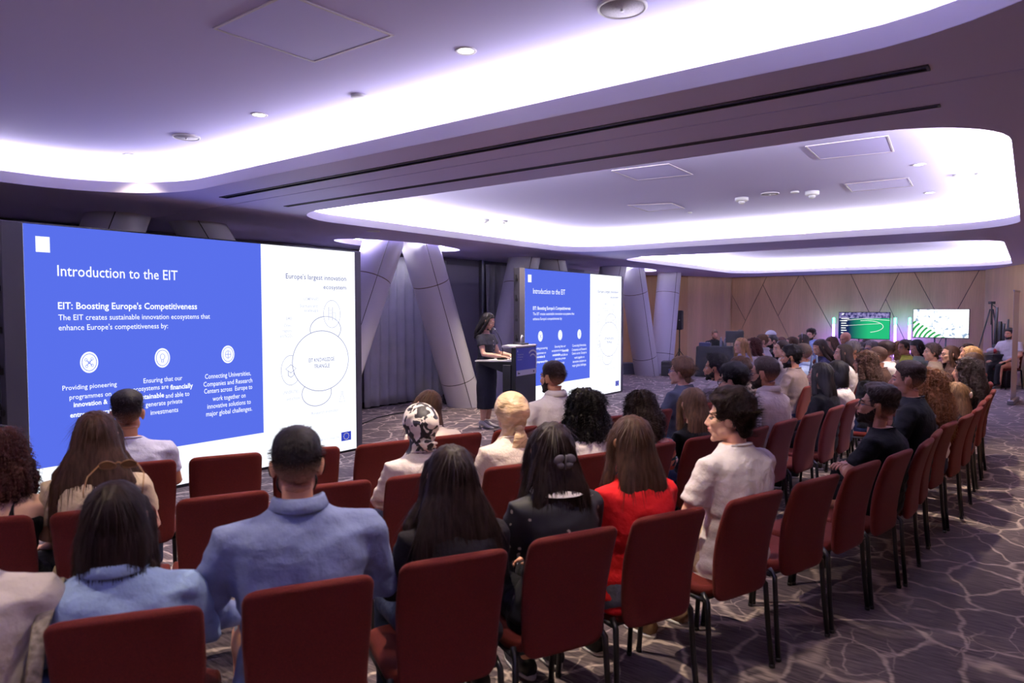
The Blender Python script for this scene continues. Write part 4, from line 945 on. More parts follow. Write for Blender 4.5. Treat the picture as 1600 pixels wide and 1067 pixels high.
CLOTHC = {'lightblue': (146, 170, 212), 'blueshirt': (124, 136, 176), 'white': (224, 218, 220), 'cream': (222, 208, 198), 'offwhite': (208, 198, 196), 'black': (10, 10, 12), 'navy': (24, 24, 48), 'red': (205, 34, 36), 'grey': (150, 140, 146), 'taupe': (140, 124, 122), 'darkgreygreen': (62, 66, 78), 'charcoal': (30, 27, 30), 'lime': (176, 178, 66), 'mint': (140, 158, 140), 'beige': (196, 176, 152), 'paleblue': (165, 185, 228), 'lavender': (178, 180, 210), 'pink': (216, 160, 150), 'brown': (70, 50, 42), 'jeans': (44, 54, 80), 'lightjeans': (150, 158, 172), 'greytrousers': (96, 94, 102), 'silk': (228, 204, 170), 'darkred': (90, 28, 34)}
SPECIAL['silk'] = mat('satin', (222, 190, 150), .38, noise=.38, scale=5, stretch=(1, 1, 3), spec=.5, bump=.5, bscale=8)
def cm_(c): return SPECIAL[c] if c in SPECIAL else cloth('cloth_'+c, CLOTHC[c])
_bm = {}
def beard_mesh(full=True):
    if full in _bm: return _bm[full]
    H = HEAD[0]; V = H.v[0]; Fc = [f for f, m_ in zip(H.f, H.m) if m_ == 0 and max(f) < len(V)]
    z, y, x = V[:, 2], V[:, 1], np.abs(V[:, 0])
    ub = np.interp(y, [.0, .02, .045, .08, .1], [.008, -.018, -.048, -.054, -.046])-(0 if full else .006)
    reg = (z < ub) & (z > -.128) & (y > -.004) & ~((x < .021) & (z > -.069) & (z < -.050) & (y > .07)) & ~((z > -.048) & (x < .045) & (y > .05))
    keep = [f for f in Fc if all(reg[i] for i in f)]; used = sorted({i for f in keep for i in f}); mp = {a: b for b, a in enumerate(used)}
    P = V[used]; c = np.array([0, .02, -.05]); Nn = (P-c); Nn /= np.linalg.norm(Nn, axis=1)[:, None]
    Q = P+Nn*(.004 if full else .0022)+Nn*(nz(P, (140, 140, 140))*.002)[:, None]
    mb = MB().add(Q, [tuple(mp[i] for i in f) for f in keep]); _bm[full] = mb.mesh('beard', [M_black]); return _bm[full]
def glasses_mb(sun=False):
    m = MB()
    for s in (-1, 1):
        P = [(s*.031+.024*math.cos(a), .098-.004*abs(math.cos(a)), .002+.018*math.sin(a)) for a in np.arange(21)*2*math.pi/20]
        m.add(*tube(P, .0022, 6)); m.add(*tube([(s*.054, .092, .008), (s*.078, .05, .008), (s*.081, -.005, .008), (s*.079, -.02, -.006)], .002, 6))
        if sun: m.add([(s*.031+.023*math.cos(a), .097, .002+.017*math.sin(a)) for a in np.arange(16)*2*math.pi/16], [tuple(range(16))])
    m.add(*tube([(-.008, .099, .006), (0, .102, .009), (.008, .099, .006)], .002, 6)); return m
GL = glasses_mb().mesh('glasses', [M_black]); SUN = glasses_mb(True).mesh('sunglasses', [M_black])
GLASSM = {'blue': mat('glasses_blue', (30, 60, 150), .3), 'dark': mat('glasses_dark', (20, 18, 18), .25), 'tort': mat('glasses_tortoise', (150, 110, 70), .25)}
def mobj(name, me, m, parent, M=None):
    o = link(name, me, parent); o.material_slots[0].link = 'OBJECT'; o.material_slots[0].material = m
    if M is not None: o.matrix_local = M
    return o
HJ = {}
PEOPLE = {}
def seated(label, cx, top, d, phi, g='m', hair='fade', hc='darkbrown', shirt='tee', sc='white', legs='jeans', pose='lap', head=None, pitch=0., sk='a', beard=None, glasses=None, extra=None, lod=None, lean=0., root=None, hs=1., group=None, roll=0., chair=True, fat=1., shoes='black'):
    """cx, top: photo pixel of the head's crown; d: forward distance; phi: body heading, head: head heading (degrees, anticlockwise from straight ahead)"""
    if lod is None: lod = 0 if d < 5.4 else 1
    if g == 'f': hs = hs*.95
    tp = atd(cx, top, d); ztop = tp[2]; ph = math.radians(phi); hd = math.radians(phi if head is None else head)
    add = {'fade': .022, 'crop': .016, 'quiff': .03, 'messy': .030, 'wavyshort': .024, 'buzz': .006, 'thin': .003, 'pixie': .022}.get(hair, .006 if hair != 'afrocurl' else .03)
    zc = ztop-(.12*hs)-add-.0*pitch
    k = (zc-.168-.46)/(1.005-.46)
    off = .022+lean*(1.0-.5)
    fx = np.array([-math.sin(ph), math.cos(ph)])
    pos = tp[:2]-fx*off
    t_ = thing('person', label, 'person', (pos[0], pos[1], 0), ph, group)
    Hm = np.eye(4); Hm[:3, :3] = R3(z=hd-ph, x=math.radians(pitch), y=math.radians(roll))*hs; Hm[:3, 3] = (0, off, zc)
    HM = Matrix(Hm.tolist())
    def fit(mb):
        V = mb.V(); up = np.clip(V[:, 2]-.46, 0, None); V = V.copy(); V[:, 2] = np.where(V[:, 2] > .46, .46+up*k, V[:, 2])
        wgt = smooth01((V[:, 2]-.5)/.12); V[:, 1] += lean*(V[:, 2]-.5)*wgt; V[:, 0] *= fat
        n = MB(); n.v = [V]; n.f = mb.f; n.m = mb.m; n.n = len(V); return n
    b = fit(body_tpl(pose, g, lod)); h = MB(); h.v = [v.copy() for v in HEAD[lod].v]; h.f = HEAD[lod].f; h.m = HEAD[lod].m; h.n = HEAD[lod].n
    h.tf(Hm); hcm = hm(hc) if hc in HAIRC else M_dark
    b2 = MB(); b2.join(b); b2.join(h)
    b2.obj('body', [SKINS[sk], M_eye, M_iris, M_lip[sk], hcm], t_)
    sm = cm_(sc)
    fit(shirt_tpl(pose, g, shirt, lod)).obj('shirt' if g == 'm' or shirt != 'tank' else 'top', sm, t_)
    key = ('legs', g, lod, legs == 'skirt')
    if key not in TPL: TPL[key] = legs_tpl(g, lod, 'skirt' if legs == 'skirt' else 'trousers').mesh('trousers', [M_black])
    mobj('skirt' if legs == 'skirt' else 'trousers', TPL[key], cm_('black' if legs == 'skirt' else legs), t_)
    for s in (-1, 1):
        kk = ('shoe', s)
        if kk not in TPL: TPL[kk] = shoe_mb(s).mesh('shoe', [M_black, M_white])
        mobj('shoe', TPL[kk], mat('shoe_'+shoes, {'black': (24, 22, 24), 'white': (210, 205, 200), 'tan': (150, 120, 90)}[shoes], .5), t_)
    if hair in ('hijabcow', 'hijabsilk'):
        mobj('headscarf', hijab(hair, 'tail' if hair == 'hijabsilk' else 'knot'), cm_('cow' if hair == 'hijabcow' else 'silk'), t_, HM)
    elif hair != 'bald': mobj('hair', get_hair(hair, lod), fade_mat(hc, sk) if hair in ('fade', 'buzz', 'quiff', 'thin', 'crop') else hm(hc), t_, HM)
    if beard: mobj('beard', beard_mesh(beard == 'full'), hm(hc), t_, HM)
    if glasses: mobj('glasses', GL, GLASSM[glasses], t_, HM)
    if chair is True:
        make_chair_at(pos+fx*0.10, ph, "red chair of the "+label, hidden=True)
    PEOPLE[label] = (t_, HM, Hm, zc, off, k, pos, ph)
    if extra: extra(t_, HM, Hm, k, zc)
    return t_
# ================================================================ CHAIRS
def fabric():
    m, nt, b = newmat('red_fabric'); N = nt.nodes; L = nt.links; tc = N.new('ShaderNodeTexCoord')
    n = N.new('ShaderNodeTexNoise'); n.inputs['Scale'].default_value = 350; n.inputs['Detail'].default_value = 3; L.new(tc.outputs['Object'], n.inputs[0])
    r = N.new('ShaderNodeValToRGB'); r.color_ramp.elements[0].position = .3; r.color_ramp.elements[0].color = (*lin((68, 20, 16)), 1); r.color_ramp.elements[1].position = .7; r.color_ramp.elements[1].color = (*lin((100, 31, 23)), 1)
    L.new(n.outputs[0], r.inputs[0]); L.new(r.outputs[0], b.inputs['Base Color']); b.inputs['Roughness'].default_value = .85; b.inputs['Specular IOR Level'].default_value = .2
    b.inputs['Sheen Weight'].default_value = .12; b.inputs['Sheen Roughness'].default_value = .4; b.inputs['Sheen Tint'].default_value = (1, .5, .45, 1)
    bp = N.new('ShaderNodeBump'); bp.inputs['Strength'].default_value = .3; bp.inputs['Distance'].default_value = .002; L.new(n.outputs[0], bp.inputs['Height']); L.new(bp.outputs[0], b.inputs['Normal']); return m
M_red = fabric(); M_leg = mat('chair_leg', (18, 18, 20), .35, spec=.5)
def pad(sections, half_t, ncol=14, pw=5.):
    """upholstered slab: sections = (z, y, halfwidth); rounded edges; returns closed mesh"""
    k = len(sections); th = np.linspace(0, 2*math.pi, 28, endpoint=False); R = []
    for i, (z, y, hw, ht, nz_, ny_) in enumerate(sections):
        c, s = np.cos(th), np.sin(th)
        x = hw*np.sign(c)*np.abs(c)**(2/pw); o = ht*np.sign(s)*np.abs(s)**(2/2.4)
        R.append(np.stack([x, y+o*ny_, z+o*nz_], 1))
    return rings(R)
def back_mesh():
    S = []; n = 22
    for i in range(n):
        t = i/(n-1); z = .395+t*.485
        y = -.215-.035*t-.05*t*t+.018*math.sin(t*3.1)
        hw = .198+.022*min(1, t*1.6)
        e = min(t, 1-t)*.485        # rounded corners top and bottom
        rr = .045 if t > .5 else .06
        q = 1. if e > rr else math.sqrt(max(0, 1-((rr-e)/rr)**2)); hw = hw-rr*(1-q)*.9
        ht = .020*(1 if e > .02 else math.sqrt(max(.06, 1-((.02-e)/.02)**2)))
        ht *= 1.0+.25*math.sin(t*3.1)
        S.append((z, y, hw, ht, .12, .99))
    # denser sections at both ends
    return pad(S, .02)
def back_mesh2():
    T = np.concatenate([[0, .004, .012, .025, .045, .07, .1], np.linspace(.15, .85, 12), [.9, .93, .955, .972, .985, .995, 1.]]); S = []
    for t in T:
        z = .395+t*.485; y = -.215-.035*t-.05*t*t+.018*math.sin(t*3.1)
        e = min(t, 1-t)*.485; rr = .04 if t > .5 else .055
        q = 1. if e > rr else math.sqrt(max(0, 1-((rr-e)/rr)**2)); hw = .178+.016*min(1, t*1.6)-rr*(1-q)
        ht = .021*(1 if e > .018 else math.sqrt(max(.0, 1-((.018-e)/.018)**2)))+.0015
        S.append((z, y, hw, ht*(1+.2*math.sin(t*3.1)), .1, .995))
    return pad(S, .02)
def seat_mesh():
    th = np.linspace(0, 2*math.pi, 32, endpoint=False); c, s = np.cos(th), np.sin(th); R = []
    for z, k in ((.405, .90), (.410, .97), (.43, 1.), (.445, .985), (.455, .95), (.458, .85)):
        x = .208*k*np.sign(c)*np.abs(c)**(2/6.); y = .215*k*np.sign(s)*np.abs(s)**(2/6.)+.02
        R.append(np.stack([x, y, np.full(32, z)-.012*(y > .18)], 1))
    return rings(R)
CH_BACK = MB().add(*back_mesh2()).mesh('backrest', [M_red]); CH_SEAT = MB().add(*seat_mesh()).mesh('seat', [M_red])
def leg_m(sx, sy):
    if sy < 0: P = [(sx*.195, -.165, .43), (sx*.203, -.20, .40), (sx*.208, -.215, .2), (sx*.215, -.235, .006)]
    else: P = [(sx*.195, .17, .40), (sx*.203, .20, .36), (sx*.208, .225, .006)]
    m = MB().add(*tube(P, .0125, 10)); m.add(*tube([(P[-1][0], P[-1][1], .0), (P[-1][0], P[-1][1], .018)], .0145, 10)); return m.mesh('leg', [M_leg])
CH_LEGS = [leg_m(sx, sy) for sx in (-1, 1) for sy in (-1, 1)]
fr = MB()
for s in (-1, 1): fr.add(*tube([(s*.195, -.17, .40), (s*.195, .18, .395)], .011, 8))
fr.add(*tube([(-.195, -.16, .40), (.195, -.16, .40)], .011, 8)); fr.add(*tube([(-.195, .17, .395), (.195, .17, .395)], .011, 8))
CH_FRAME = fr.mesh('frame', [M_leg])
CHAIRS = []
def make_chair_at(p, ph, label, hidden=False, group='red conference chairs in the audience'):
    t_ = thing('conference_chair', label, 'chair', (p[0], p[1], 0), ph, group)
    link('backrest', CH_BACK, t_); link('seat', CH_SEAT, t_); link('frame', CH_FRAME, t_)
    for l in CH_LEGS: link('leg', l, t_)
    CHAIRS.append(t_); return t_
def chair_from_back(b, phi, label):
    ph = math.radians(phi); p = np.array(b)+np.array([-math.sin(ph), math.cos(ph)])*.29
    return make_chair_at(p, ph, label)
# ================================================================ AUDIENCE
ROW0 = [(-1.5, 1.62), (-1.05, 1.82), (-.61, 2.03), (-.19, 2.26), (.234, 2.5), (.645, 2.75), (1.09, 3.02), (1.50, 3.32), (1.89, 3.63), (2.25, 3.93), (2.61, 4.27), (2.88, 4.6), (3.2, 4.97), (3.56, 5.32), (3.92, 5.72), (4.25, 6.14), (4.60, 6.56), (4.95, 7.0), (5.45, 7.75)]
ROW1 = [(-2.12, 2.66), (-1.70, 2.81), (-1.29, 3.02), (-.86, 3.22), (-.45, 3.42), (.03, 3.62), (.45, 3.88), (.88, 4.17), (1.27, 4.45), (1.70, 4.76), (2.05, 5.08), (2.42, 5.45), (2.78, 5.82), (3.12, 6.22)]
ROW2 = [(-2.03, 3.66), (-1.63, 3.86), (-1.22, 4.04), (-.79, 4.24), (-.37, 4.5), (.03, 4.76), (.42, 5.03), (.80, 5.3), (1.2, 5.6)]
LB = {0: {7: 'empty red chair in the nearest row, between the white T-shirt and the glasses wearer', 8: 'empty red chair just left of the glasses wearer in the nearest row',
          10: 'empty red chair between the two black T-shirts', 13: 'empty red chair between auburn curls and the pale hair clip', 15: 'empty red chair beside the aisle, just beyond the pale hair clip'},
      1: {2: 'empty red chair left of the grey-blue shirt, second row', 3: 'empty red chair right of the grey-blue shirt, second row', 11: 'empty red chair in the second row beside the cream collared shirt'},
      2: {1: 'empty red chair with its top against the white border of the near slide', 2: 'red chair mostly hidden behind the head above the grey-blue shirt', 3: 'empty red chair just right of the near screen',
          5: 'empty red chair partly hidden by the plain cream headscarf', 7: 'empty red chair in front of the bright floral blouse', 8: 'empty red chair seen between two heads above the held phone'}}
def row_chairs(rows, r):
    out = []
    for i, b in enumerate(rows):
        a = rows[max(0, i-1)]; c = rows[min(len(rows)-1, i+1)]; phi = math.degrees(math.atan2(c[1]-a[1], c[0]-a[0]))
        phi += {0: rnd.uniform(-3, 3)}.get(r, rnd.uniform(-4, 4))
        if r == 0 and i < 4: phi -= (6, 6, 4, 2)[i]
        t_ = chair_from_back(b, phi, ''); t_['phi'] = phi; out.append(t_)
        t_['label'] = LB[r].get(i) or ''
    return out
R0, R1, R2 = row_chairs(ROW0, 0), row_chairs(ROW1, 1), row_chairs(ROW2, 2)
def on(ch, label, cx, top, off=.022, back=.10, **k):
    """seat a person on a given chair so that the head falls at photo column cx"""
    phi = ch['phi']; ph = math.radians(phi); fx = np.array([-math.sin(ph), math.cos(ph)]); T = np.array([math.cos(ph), math.sin(ph)])
    p = np.array(ch.location[:2])-fx*back; off = .022+k.get('lean', 0)*.5; h = p+fx*off; a = (cx-800)/F
    for _ in range(8):
        r = ray(cx, top); a = r[0]/r[1]; dl = (a*h[1]-h[0])/(T[0]-a*T[1]); h = h+T*dl
        lat = dl
    sh_ = float(np.clip(np.dot(h-(p+fx*off), T), -.22, .22)); h = p+fx*off+T*sh_
    r0 = ray(800, top)[1]; cx2 = 800+F*(h[0]/h[1])*r0
    cx = cx2
    if not ch['label']: ch['label'] = 'red chair of the '+label
    k['phi'] = k.get('phi', phi)
    return seated(label, cx, top, h[1], chair=False, **k)
# ---- extras
def clip_butterfly(t_, HM, Hm, k, zc):
    m = MB()
    for s in (-1, 1):
        m.add(*ell((s*.026, -.150, -.005), (.024, .007, .017), 14, 8, R3(y=s*.5))); m.add(*ell((s*.020, -.150, -.030), (.017, .006, .013), 12, 8, R3(y=-s*.5)))
    m.add(*tube([(0, -.158, .012), (0, -.158, -.045)], .004, 8)); mobj('hair_clip', m.mesh('hair_clip', [M_black]), mat('clip_grey', (96, 92, 96), .35), t_, HM)
def sunglasses_up(t_, HM, Hm, k, zc):
    M = HM @ Matrix.Translation((0, -.02, .098)) @ Matrix.Rotation(math.radians(38), 4, 'X') @ Matrix.Scale(1.0, 4)
    mobj('sunglasses', SUN, GLASSM['tort'], t_, M)
def bag_strap(t_, HM, Hm, k, zc):
    z = lambda v: .46+(v-.46)*k
    P = [(-.150, .15, z(.72)), (-.150, .115, z(.94)), (-.142, -.02, z(1.03)), (-.150, -.155, z(.94)), (-.165, -.175, z(.78)), (-.185, -.165, z(.6))]
    MB().add(*tube(P, [(.020, .005)]*6, 8, upv=(1, 0, 0))).obj('bag_strap', mat('woven_strap', (150, 140, 125), .8, noise=.5, scale=60), t_)
def collar_white(t_, HM, Hm, k, zc):
    z = .46+(1.045-.46)*k; n = 24; R = []
    for r, dz, dy in ((.062, .012, 0), (.068, .022, 0), (.100, -.004, -.012), (.112, -.018, -.016)):
        th = np.linspace(0, 2*math.pi, n, endpoint=False); R.append(np.stack([r*np.cos(th), -.02+dy+r*.95*np.sin(th), np.full(n, z+dz)], 1))
    MB().add(*rings(R, cap=False)).obj('collar', cm_('white'), t_)
def headphones(t_, HM, Hm, k, zc):
    m = MB().add(*tube([(.092*math.cos(a), -.01, .02+.115*math.sin(a)) for a in np.linspace(-.1, math.pi+.1, 16)], .008, 8))
    for s in (-1, 1): m.add(*ell((s*.094, -.005, -.005), (.016, .030, .034), 14, 10))
    mobj('headphones', m.mesh('headphones', [M_black]), M_dark, t_, HM)
def hair_claw(t_, HM, Hm, k, zc):
    m = MB()
    for s in (-1, 1): m.add(*ell((s*.018, -.140, .01), (.020, .012, .028), 12, 8, R3(y=s*.3)))
    mobj('hair_clip', m.mesh('hair_clip', [M_black]), mat('clip_pearl', (225, 205, 200), .3), t_, HM)
def headband(t_, HM, Hm, k, zc):
    m = MB().add(*tube([(.093*math.cos(a), -.0, .03+.106*math.sin(a)) for a in np.linspace(.1, math.pi-.1, 18)], [(.012, .004)]*18, 8)); mobj('headband', m.mesh('headband', [M_black]), mat('band', (180, 170, 190), .4), t_, HM)
def cap_white(t_, HM, Hm, k, zc):
    m = MB(); V, Fc = ell((0, -.018, .045), (.086, .106, .088), 24, 16); V[:, 2] = np.maximum(V[:, 2], .045); m.add(V, Fc); mobj('cap', m.mesh('cap', [M_black]), mat('cap_white', (225, 225, 228), .7), t_, HM)
def sleeve_mark(t_, HM, Hm, k, zc):
    z = lambda v: .46+(v-.46)*k
    c = np.array([-.250, .030, z(.80)]); m = MB()
    P = [np.array([-.2*0-.262+.004*math.cos(a*2), .022+.028*math.sin(a), z(.815)+.008*math.cos(a)]) for a in np.linspace(-1.2, 1.2, 8)]
    m.add(*tube(P, .003, 6)); m.add(*tube([p+np.array([0, 0, -.016]) for p in P], .002, 6)); m.obj('sleeve_print', mat('print_white', (215, 215, 215), .6), t_)
# ---- nearest row
on(R0[0], 'person in an off-white T-shirt cut off by the left edge', -76, 735, hair='crop', hc='darkbrown', g='m', sc='offwhite', fat=1.1)
on(R0[1], 'person in a pale blue shirt with a woven bag strap', 180, 748, g='f', hair='bob', hc='darkbrown', shirt='longcollar', sc='lightblue', legs='lightjeans', sk='a', extra=lambda *a: (sunglasses_up(*a), bag_strap(*a)), fat=1.12)
on(R0[2], 'person in a grey-blue collared shirt in the nearest row', 463, 664, hair='crop', hc='black', shirt='longcollar', sc='blueshirt', legs='lightjeans', sk='a', beard='full', fat=1.12, hs=.98, pose='lapwide', head=19)
on(R0[3], 'person in dark clothes between blue shirt and floral dress', 702, 692, g='f', hair='longwide', hc='darkbrown', shirt='long', sc='charcoal', legs='jeans', hs=1.02)
on(R0[4], 'person in a black floral dress with a butterfly clip', 860, 657, g='f', hair='wavy', hc='darkbrown', shirt='long', sc='floral', legs='black', head=20, extra=lambda *a: (clip_butterfly(*a), collar_white(*a)))
on(R0[5], 'person in a bright red top with hair down the back', 984, 647, g='f', hair='long', hc='brown', shirt='tee', sc='red', legs='greytrousers')
on(R0[6], 'person in a white T-shirt facing left in the nearest row', 1140, 604, hair='messy', hc='darkbrown', shirt='tee', sc='white', legs='beige', sk='b', head=64, pitch=-2, fat=1.04, shoes='tan', hs=1.0)
on(R0[9], 'person in a black T-shirt and glasses with crossed arms', 1377, 598, hair='quiff', hc='darkbrown', shirt='tee', sc='black', legs='black', sk='a', beard='full', glasses='dark', pose='crossed', head=60, pitch=10, phi=46, extra=sleeve_mark, fat=1.08)
on(R0[11], 'person in a plain black T-shirt, no glasses, sitting tall', 1428, 563, hair='fade', hc='darkbrown', shirt='tee', sc='black', legs='black', sk='a', head=58, pitch=3, fat=1.05, hs=1.03)
on(R0[12], 'person in a white top under long auburn curls', 1480, 577, g='f', hair='curlylong', hc='auburn', hs=1.12, shirt='tee', sc='white', legs='jeans', head=50)
on(R0[14], 'person with a pale hair clip, partly hidden behind auburn curls', 1516, 596, g='f', hair='wavy', hc='darkblond', shirt='long', sc='charcoal', legs='jeans', head=50, extra=hair_claw)
on(R0[16], 'person in black near the aisle under dark curls', 1521, 560, g='f', hair='curlylong', hc='darkbrown', hs=1.1, shirt='long', sc='black', legs='black', head=55)
on(R0[17], 'person near the aisle just beyond the dark curls', 1524, 550, g='f', hair='long', hc='brown', shirt='long', sc='charcoal', legs='jeans', head=60)
on(R0[18], 'person last in the nearest row by the right-hand aisle', 1545, 540, g='f', hair='wavy', hc='blond', shirt='long', sc='beige', legs='jeans', head=60)
# ---- second row
on(R1[0], 'person in a black strappy top at the left edge', -2, 668, g='f', hair='curlymid', hc='redbrown', shirt='tank', sc='black', legs='black', sk='b', extra=headphones)
on(R1[1], 'person in a beige T-shirt before the blue slide', 150, 640, g='f', hair='longwide', hc='brown', shirt='tee', sc='beige', legs='jeans', sk='b')
on(R1[4], 'person in a black and white print headscarf', 655, 630, g='f', hair='hijabcow', shirt='long', sc='offwhite', legs='navy', sk='b')
on(R1[5], 'person in a cream blouse and plain cream satin headscarf', 797, 612, g='f', hair='hijabsilk', shirt='long', sc='cream', legs='beige', sk='b')
on(R1[6], 'person in a white top with a big cloud of curls', 912, 602, g='f', hair='afrocurl', hc='black', shirt='tee', sc='white', legs='jeans', sk='a')
on(R1[7], 'person in a bright floral blouse looking down at a phone', 1001, 613, g='f', hair='curlymid', hc='darkbrown', shirt='long', sc='print', legs='jeans', sk='a', pose='phoneright', pitch=-22, phi=0, head=8)
on(R1[8], 'person in a black T-shirt behind the one holding a phone', 1080, 604, g='f', hair='sleek', hc='lightbrown', shirt='tee', sc='black', legs='jeans', sk='b', head=28)
on(R1[9], 'person in a white tee and thin glasses', 1146, 565, hair='wavyshort', hc='black', shirt='tee', sc='white', legs='greytrousers', sk='b', glasses='dark', head=50, pitch=-8)
on(R1[10], 'person in a cream collared shirt and glasses in the second row', 1194, 556, hair='crop', hc='darkbrown', shirt='longcollar', sc='cream', legs='beige', sk='a', beard='full', glasses='dark', head=52, hs=1.04, fat=1.15)
on(R1[12], 'person in a long-sleeved black top under straight black hair', 1303, 565, g='f', hair='long', hc='black', shirt='long', sc='black', legs='black', sk='b', head=48, lod=0)
on(R1[13], 'person half hidden beyond the straight black hair', 1322, 562, g='f', hair='bob', hc='black', shirt='long', sc='white', legs='jeans', sk='b', head=55)
# ---- third row
on(R2[0], 'person in a light grey T-shirt before the blue slide', 198, 608, hair='fade', hc='black', shirt='tee', sc='lavender', legs='jeans', sk='c', head=28)
on(R2[4], 'person in a white top leaning forward near the slanted column', 667, 608, g='f', hair='long', hc='brown', shirt='tee', sc='cream', legs='jeans', sk='b', lean=.35, head=40, roll=14)
on(R2[6], 'person in a white T-shirt in front of the lectern', 863, 563, hair='crop', hc='darkbrown', shirt='collar', sc='white', legs='jeans', sk='a', beard='full', head=48, fat=1.08)
for r, rows in ((R0, 0), (R1, 1), (R2, 2)):
    for i, c in enumerate(r):
        if not c['label']: raise SystemExit('unlabelled chair %d %d' % (rows, i))
# ---- the rest of the hall
SEATS = [
 ('person in a dark grey T-shirt and blue-framed glasses', 1064, 556, 6.15, 42, dict(hair='pixie', hc='lightbrown', shirt='tee', sc='darkgreygreen', glasses='blue', head=62, sk='b', lod=0)),
 ('person in a grey T-shirt right of the blue-framed glasses', 1118, 551, 6.4, 45, dict(hair='wavyshort', hc='black', sc='grey', head=64, sk='c', beard='short')),
 ('person hidden to the crown behind the thin glasses', 1155, 556, 6.9, 46, dict(hair='pixie', hc='brown', sc='taupe', head=60)),
 ('person in a taupe T-shirt with a dark beard', 1236, 538, 7.6, 48, dict(hair='wavyshort', hc='black', sc='taupe', beard='full', head=64, pitch=-6, lod=0, shirt='long')),
 ('person in a light blue shirt behind the taupe T-shirt', 1253, 536, 8.3, 50, dict(hair='crop', hc='greybrown', sc='paleblue', shirt='collar', head=62, fat=1.1)),
 ('person in pale pink at the left end of the front row', 1157, 527, 10.0, 60, dict(g='f', hair='wavy', hc='blond', shirt='tee', sc='lavender', head=108, sk='b')),
 ('person in a white blouse, second in the front row', 1176, 528, 10.7, 62, dict(g='f', hair='curlymid', hc='redbrown', shirt='long', sc='white', head=88, sk='b')),
 ('person in a white shirt sitting tall in the front row', 1190, 521.5, 11.3, 62, dict(hair='crop', hc='lightbrown', shirt='longcollar', sc='white', head=92, sk='b', fat=1.1)),
 ('person in a dark shirt with black beard, front row', 1206, 523, 11.8, 64, dict(hair='thin', hc='black', shirt='tee', sc='charcoal', head=95, beard='full', sk='b')),
 ('person just beyond the black beard in the front row', 1219, 526, 12.3, 64, dict(g='f', hair='bob', hc='redbrown', sc='white', head=95, sk='b')),
 ('person in a white cap far behind the front row', 1203, 516.5, 13.2, 66, dict(hair='thin', hc='grey', sc='white', head=80, extra=cap_white)),
 ('person in a pale top leaning before the taupe T-shirt', 1221, 531, 9.2, 56, dict(hair='thin', hc='darkbrown', sc='offwhite', head=85, sk='b', pose='chin')),
 ('person with brown hair down beside the front row', 1236, 525.5, 11.0, 62, dict(g='f', hair='long', hc='brown', sc='white', head=80, sk='b')),
 ('person in white wearing a headband, back turned', 1253, 521.5, 11.6, 62, dict(g='f', hair='long', hc='darkbrown', sc='white', head=70, extra=headband)),
 ('person in a light shirt seated highest against the oak wall', 1267, 513, 14.6, 70, dict(hair='quiff', hc='darkbrown', shirt='collar', sc='paleblue', head=120, beard='full', sk='b', fat=1.1)),
 ('person in a navy top looking down at the lap', 1281, 530, 9.5, 66, dict(g='f', hair='long', hc='darkbrown', shirt='long', sc='navy', head=100, pitch=-24, sk='b', lod=0)),
 ('person in dark clothes looking down before the violet glow', 1299, 525.5, 10.6, 66, dict(g='f', hair='bob', hc='brown', shirt='long', sc='navy', head=100, pitch=-18, sk='b')),
 ('person with bald head in front of the football television', 1321, 518.5, 11.6, 64, dict(hair='bald', sc='navy', head=110, pitch=-14, sk='a')),
 ('person in white, dark hair, left of the grey-haired one', 1317, 537, 8.3, 58, dict(g='f', hair='long', hc='darkbrown', shirt='long', sc='white', head=78, sk='b')),
 ('person in glasses and brown, mid-group, grey hair', 1331, 532, 9.4, 60, dict(hair='wavyshort', hc='grey', sc='brown', shirt='long', glasses='dark', head=98, sk='a')),
 ('person in black right of the grey-haired one', 1345, 534, 10.9, 62, dict(hair='crop', hc='black', sc='black', head=70)),
 ('person far back under the football television', 1352, 529, 12.0, 64, dict(g='f', hair='bob', hc='darkbrown', sc='charcoal', head=90, sk='b')),
 ('person in glasses with sandy grey hair, tilted head', 1361, 531.5, 10.3, 60, dict(hair='pixie', hc='grey', sc='white', shirt='collar', glasses='blue', head=104, sk='b', roll=8)),
 ('person in a black top under brown curls, middle rows', 1351, 549, 7.1, 52, dict(g='f', hair='curlylong', hc='brown', shirt='long', sc='black', head=55, lod=0)),
 ('person in a dark T-shirt with very short hair', 1370, 541, 7.75, 52, dict(hair='buzz', hc='brown', sc='brown', head=62, sk='a', lod=0)),
 ('person in a white T-shirt behind the dark T-shirt', 1383, 532, 8.5, 54, dict(hair='fade', hc='darkbrown', sc='white', head=56, sk='b', fat=1.1)),
 ('person with fair curls left of the lime shirt', 1402, 533.5, 11.0, 60, dict(g='f', hair='curlymid', hc='blond', sc='beige', head=60, sk='b')),
 ('person in a lime green shirt holding a phone', 1413, 530, 10.5, 62, dict(g='f', hair='updo', hc='darkbrown', shirt='long', sc='lime', head=98, pitch=-12, sk='a', pose='phone')),
 ('person in a mint top with head bowed', 1432, 530.5, 9.9, 60, dict(g='f', hair='bob', hc='black', shirt='long', sc='mint', head=100, pitch=-26, sk='b', lod=0)),
 ('person in a beige T-shirt under the coast television', 1456, 535, 9.2, 58, dict(g='f', hair='pixie', hc='greybrown', sc='beige', head=80, sk='b', lod=0)),
 ('person with straight brown hair under the coast television', 1484, 539, 8.6, 56, dict(g='f', hair='sleek', hc='brown', shirt='long', sc='brown', head=84, sk='b', lod=0, glasses='dark')),
 ('person in glasses partly hidden by the blond hair', 1510, 536, 9.0, 56, dict(g='f', hair='bob', hc='brown', sc='white', head=98, sk='b', glasses='dark', roll=-10)),
]
for l, cx, top, d, phi, k in SEATS: seated(l, cx, top, d, phi, **k)
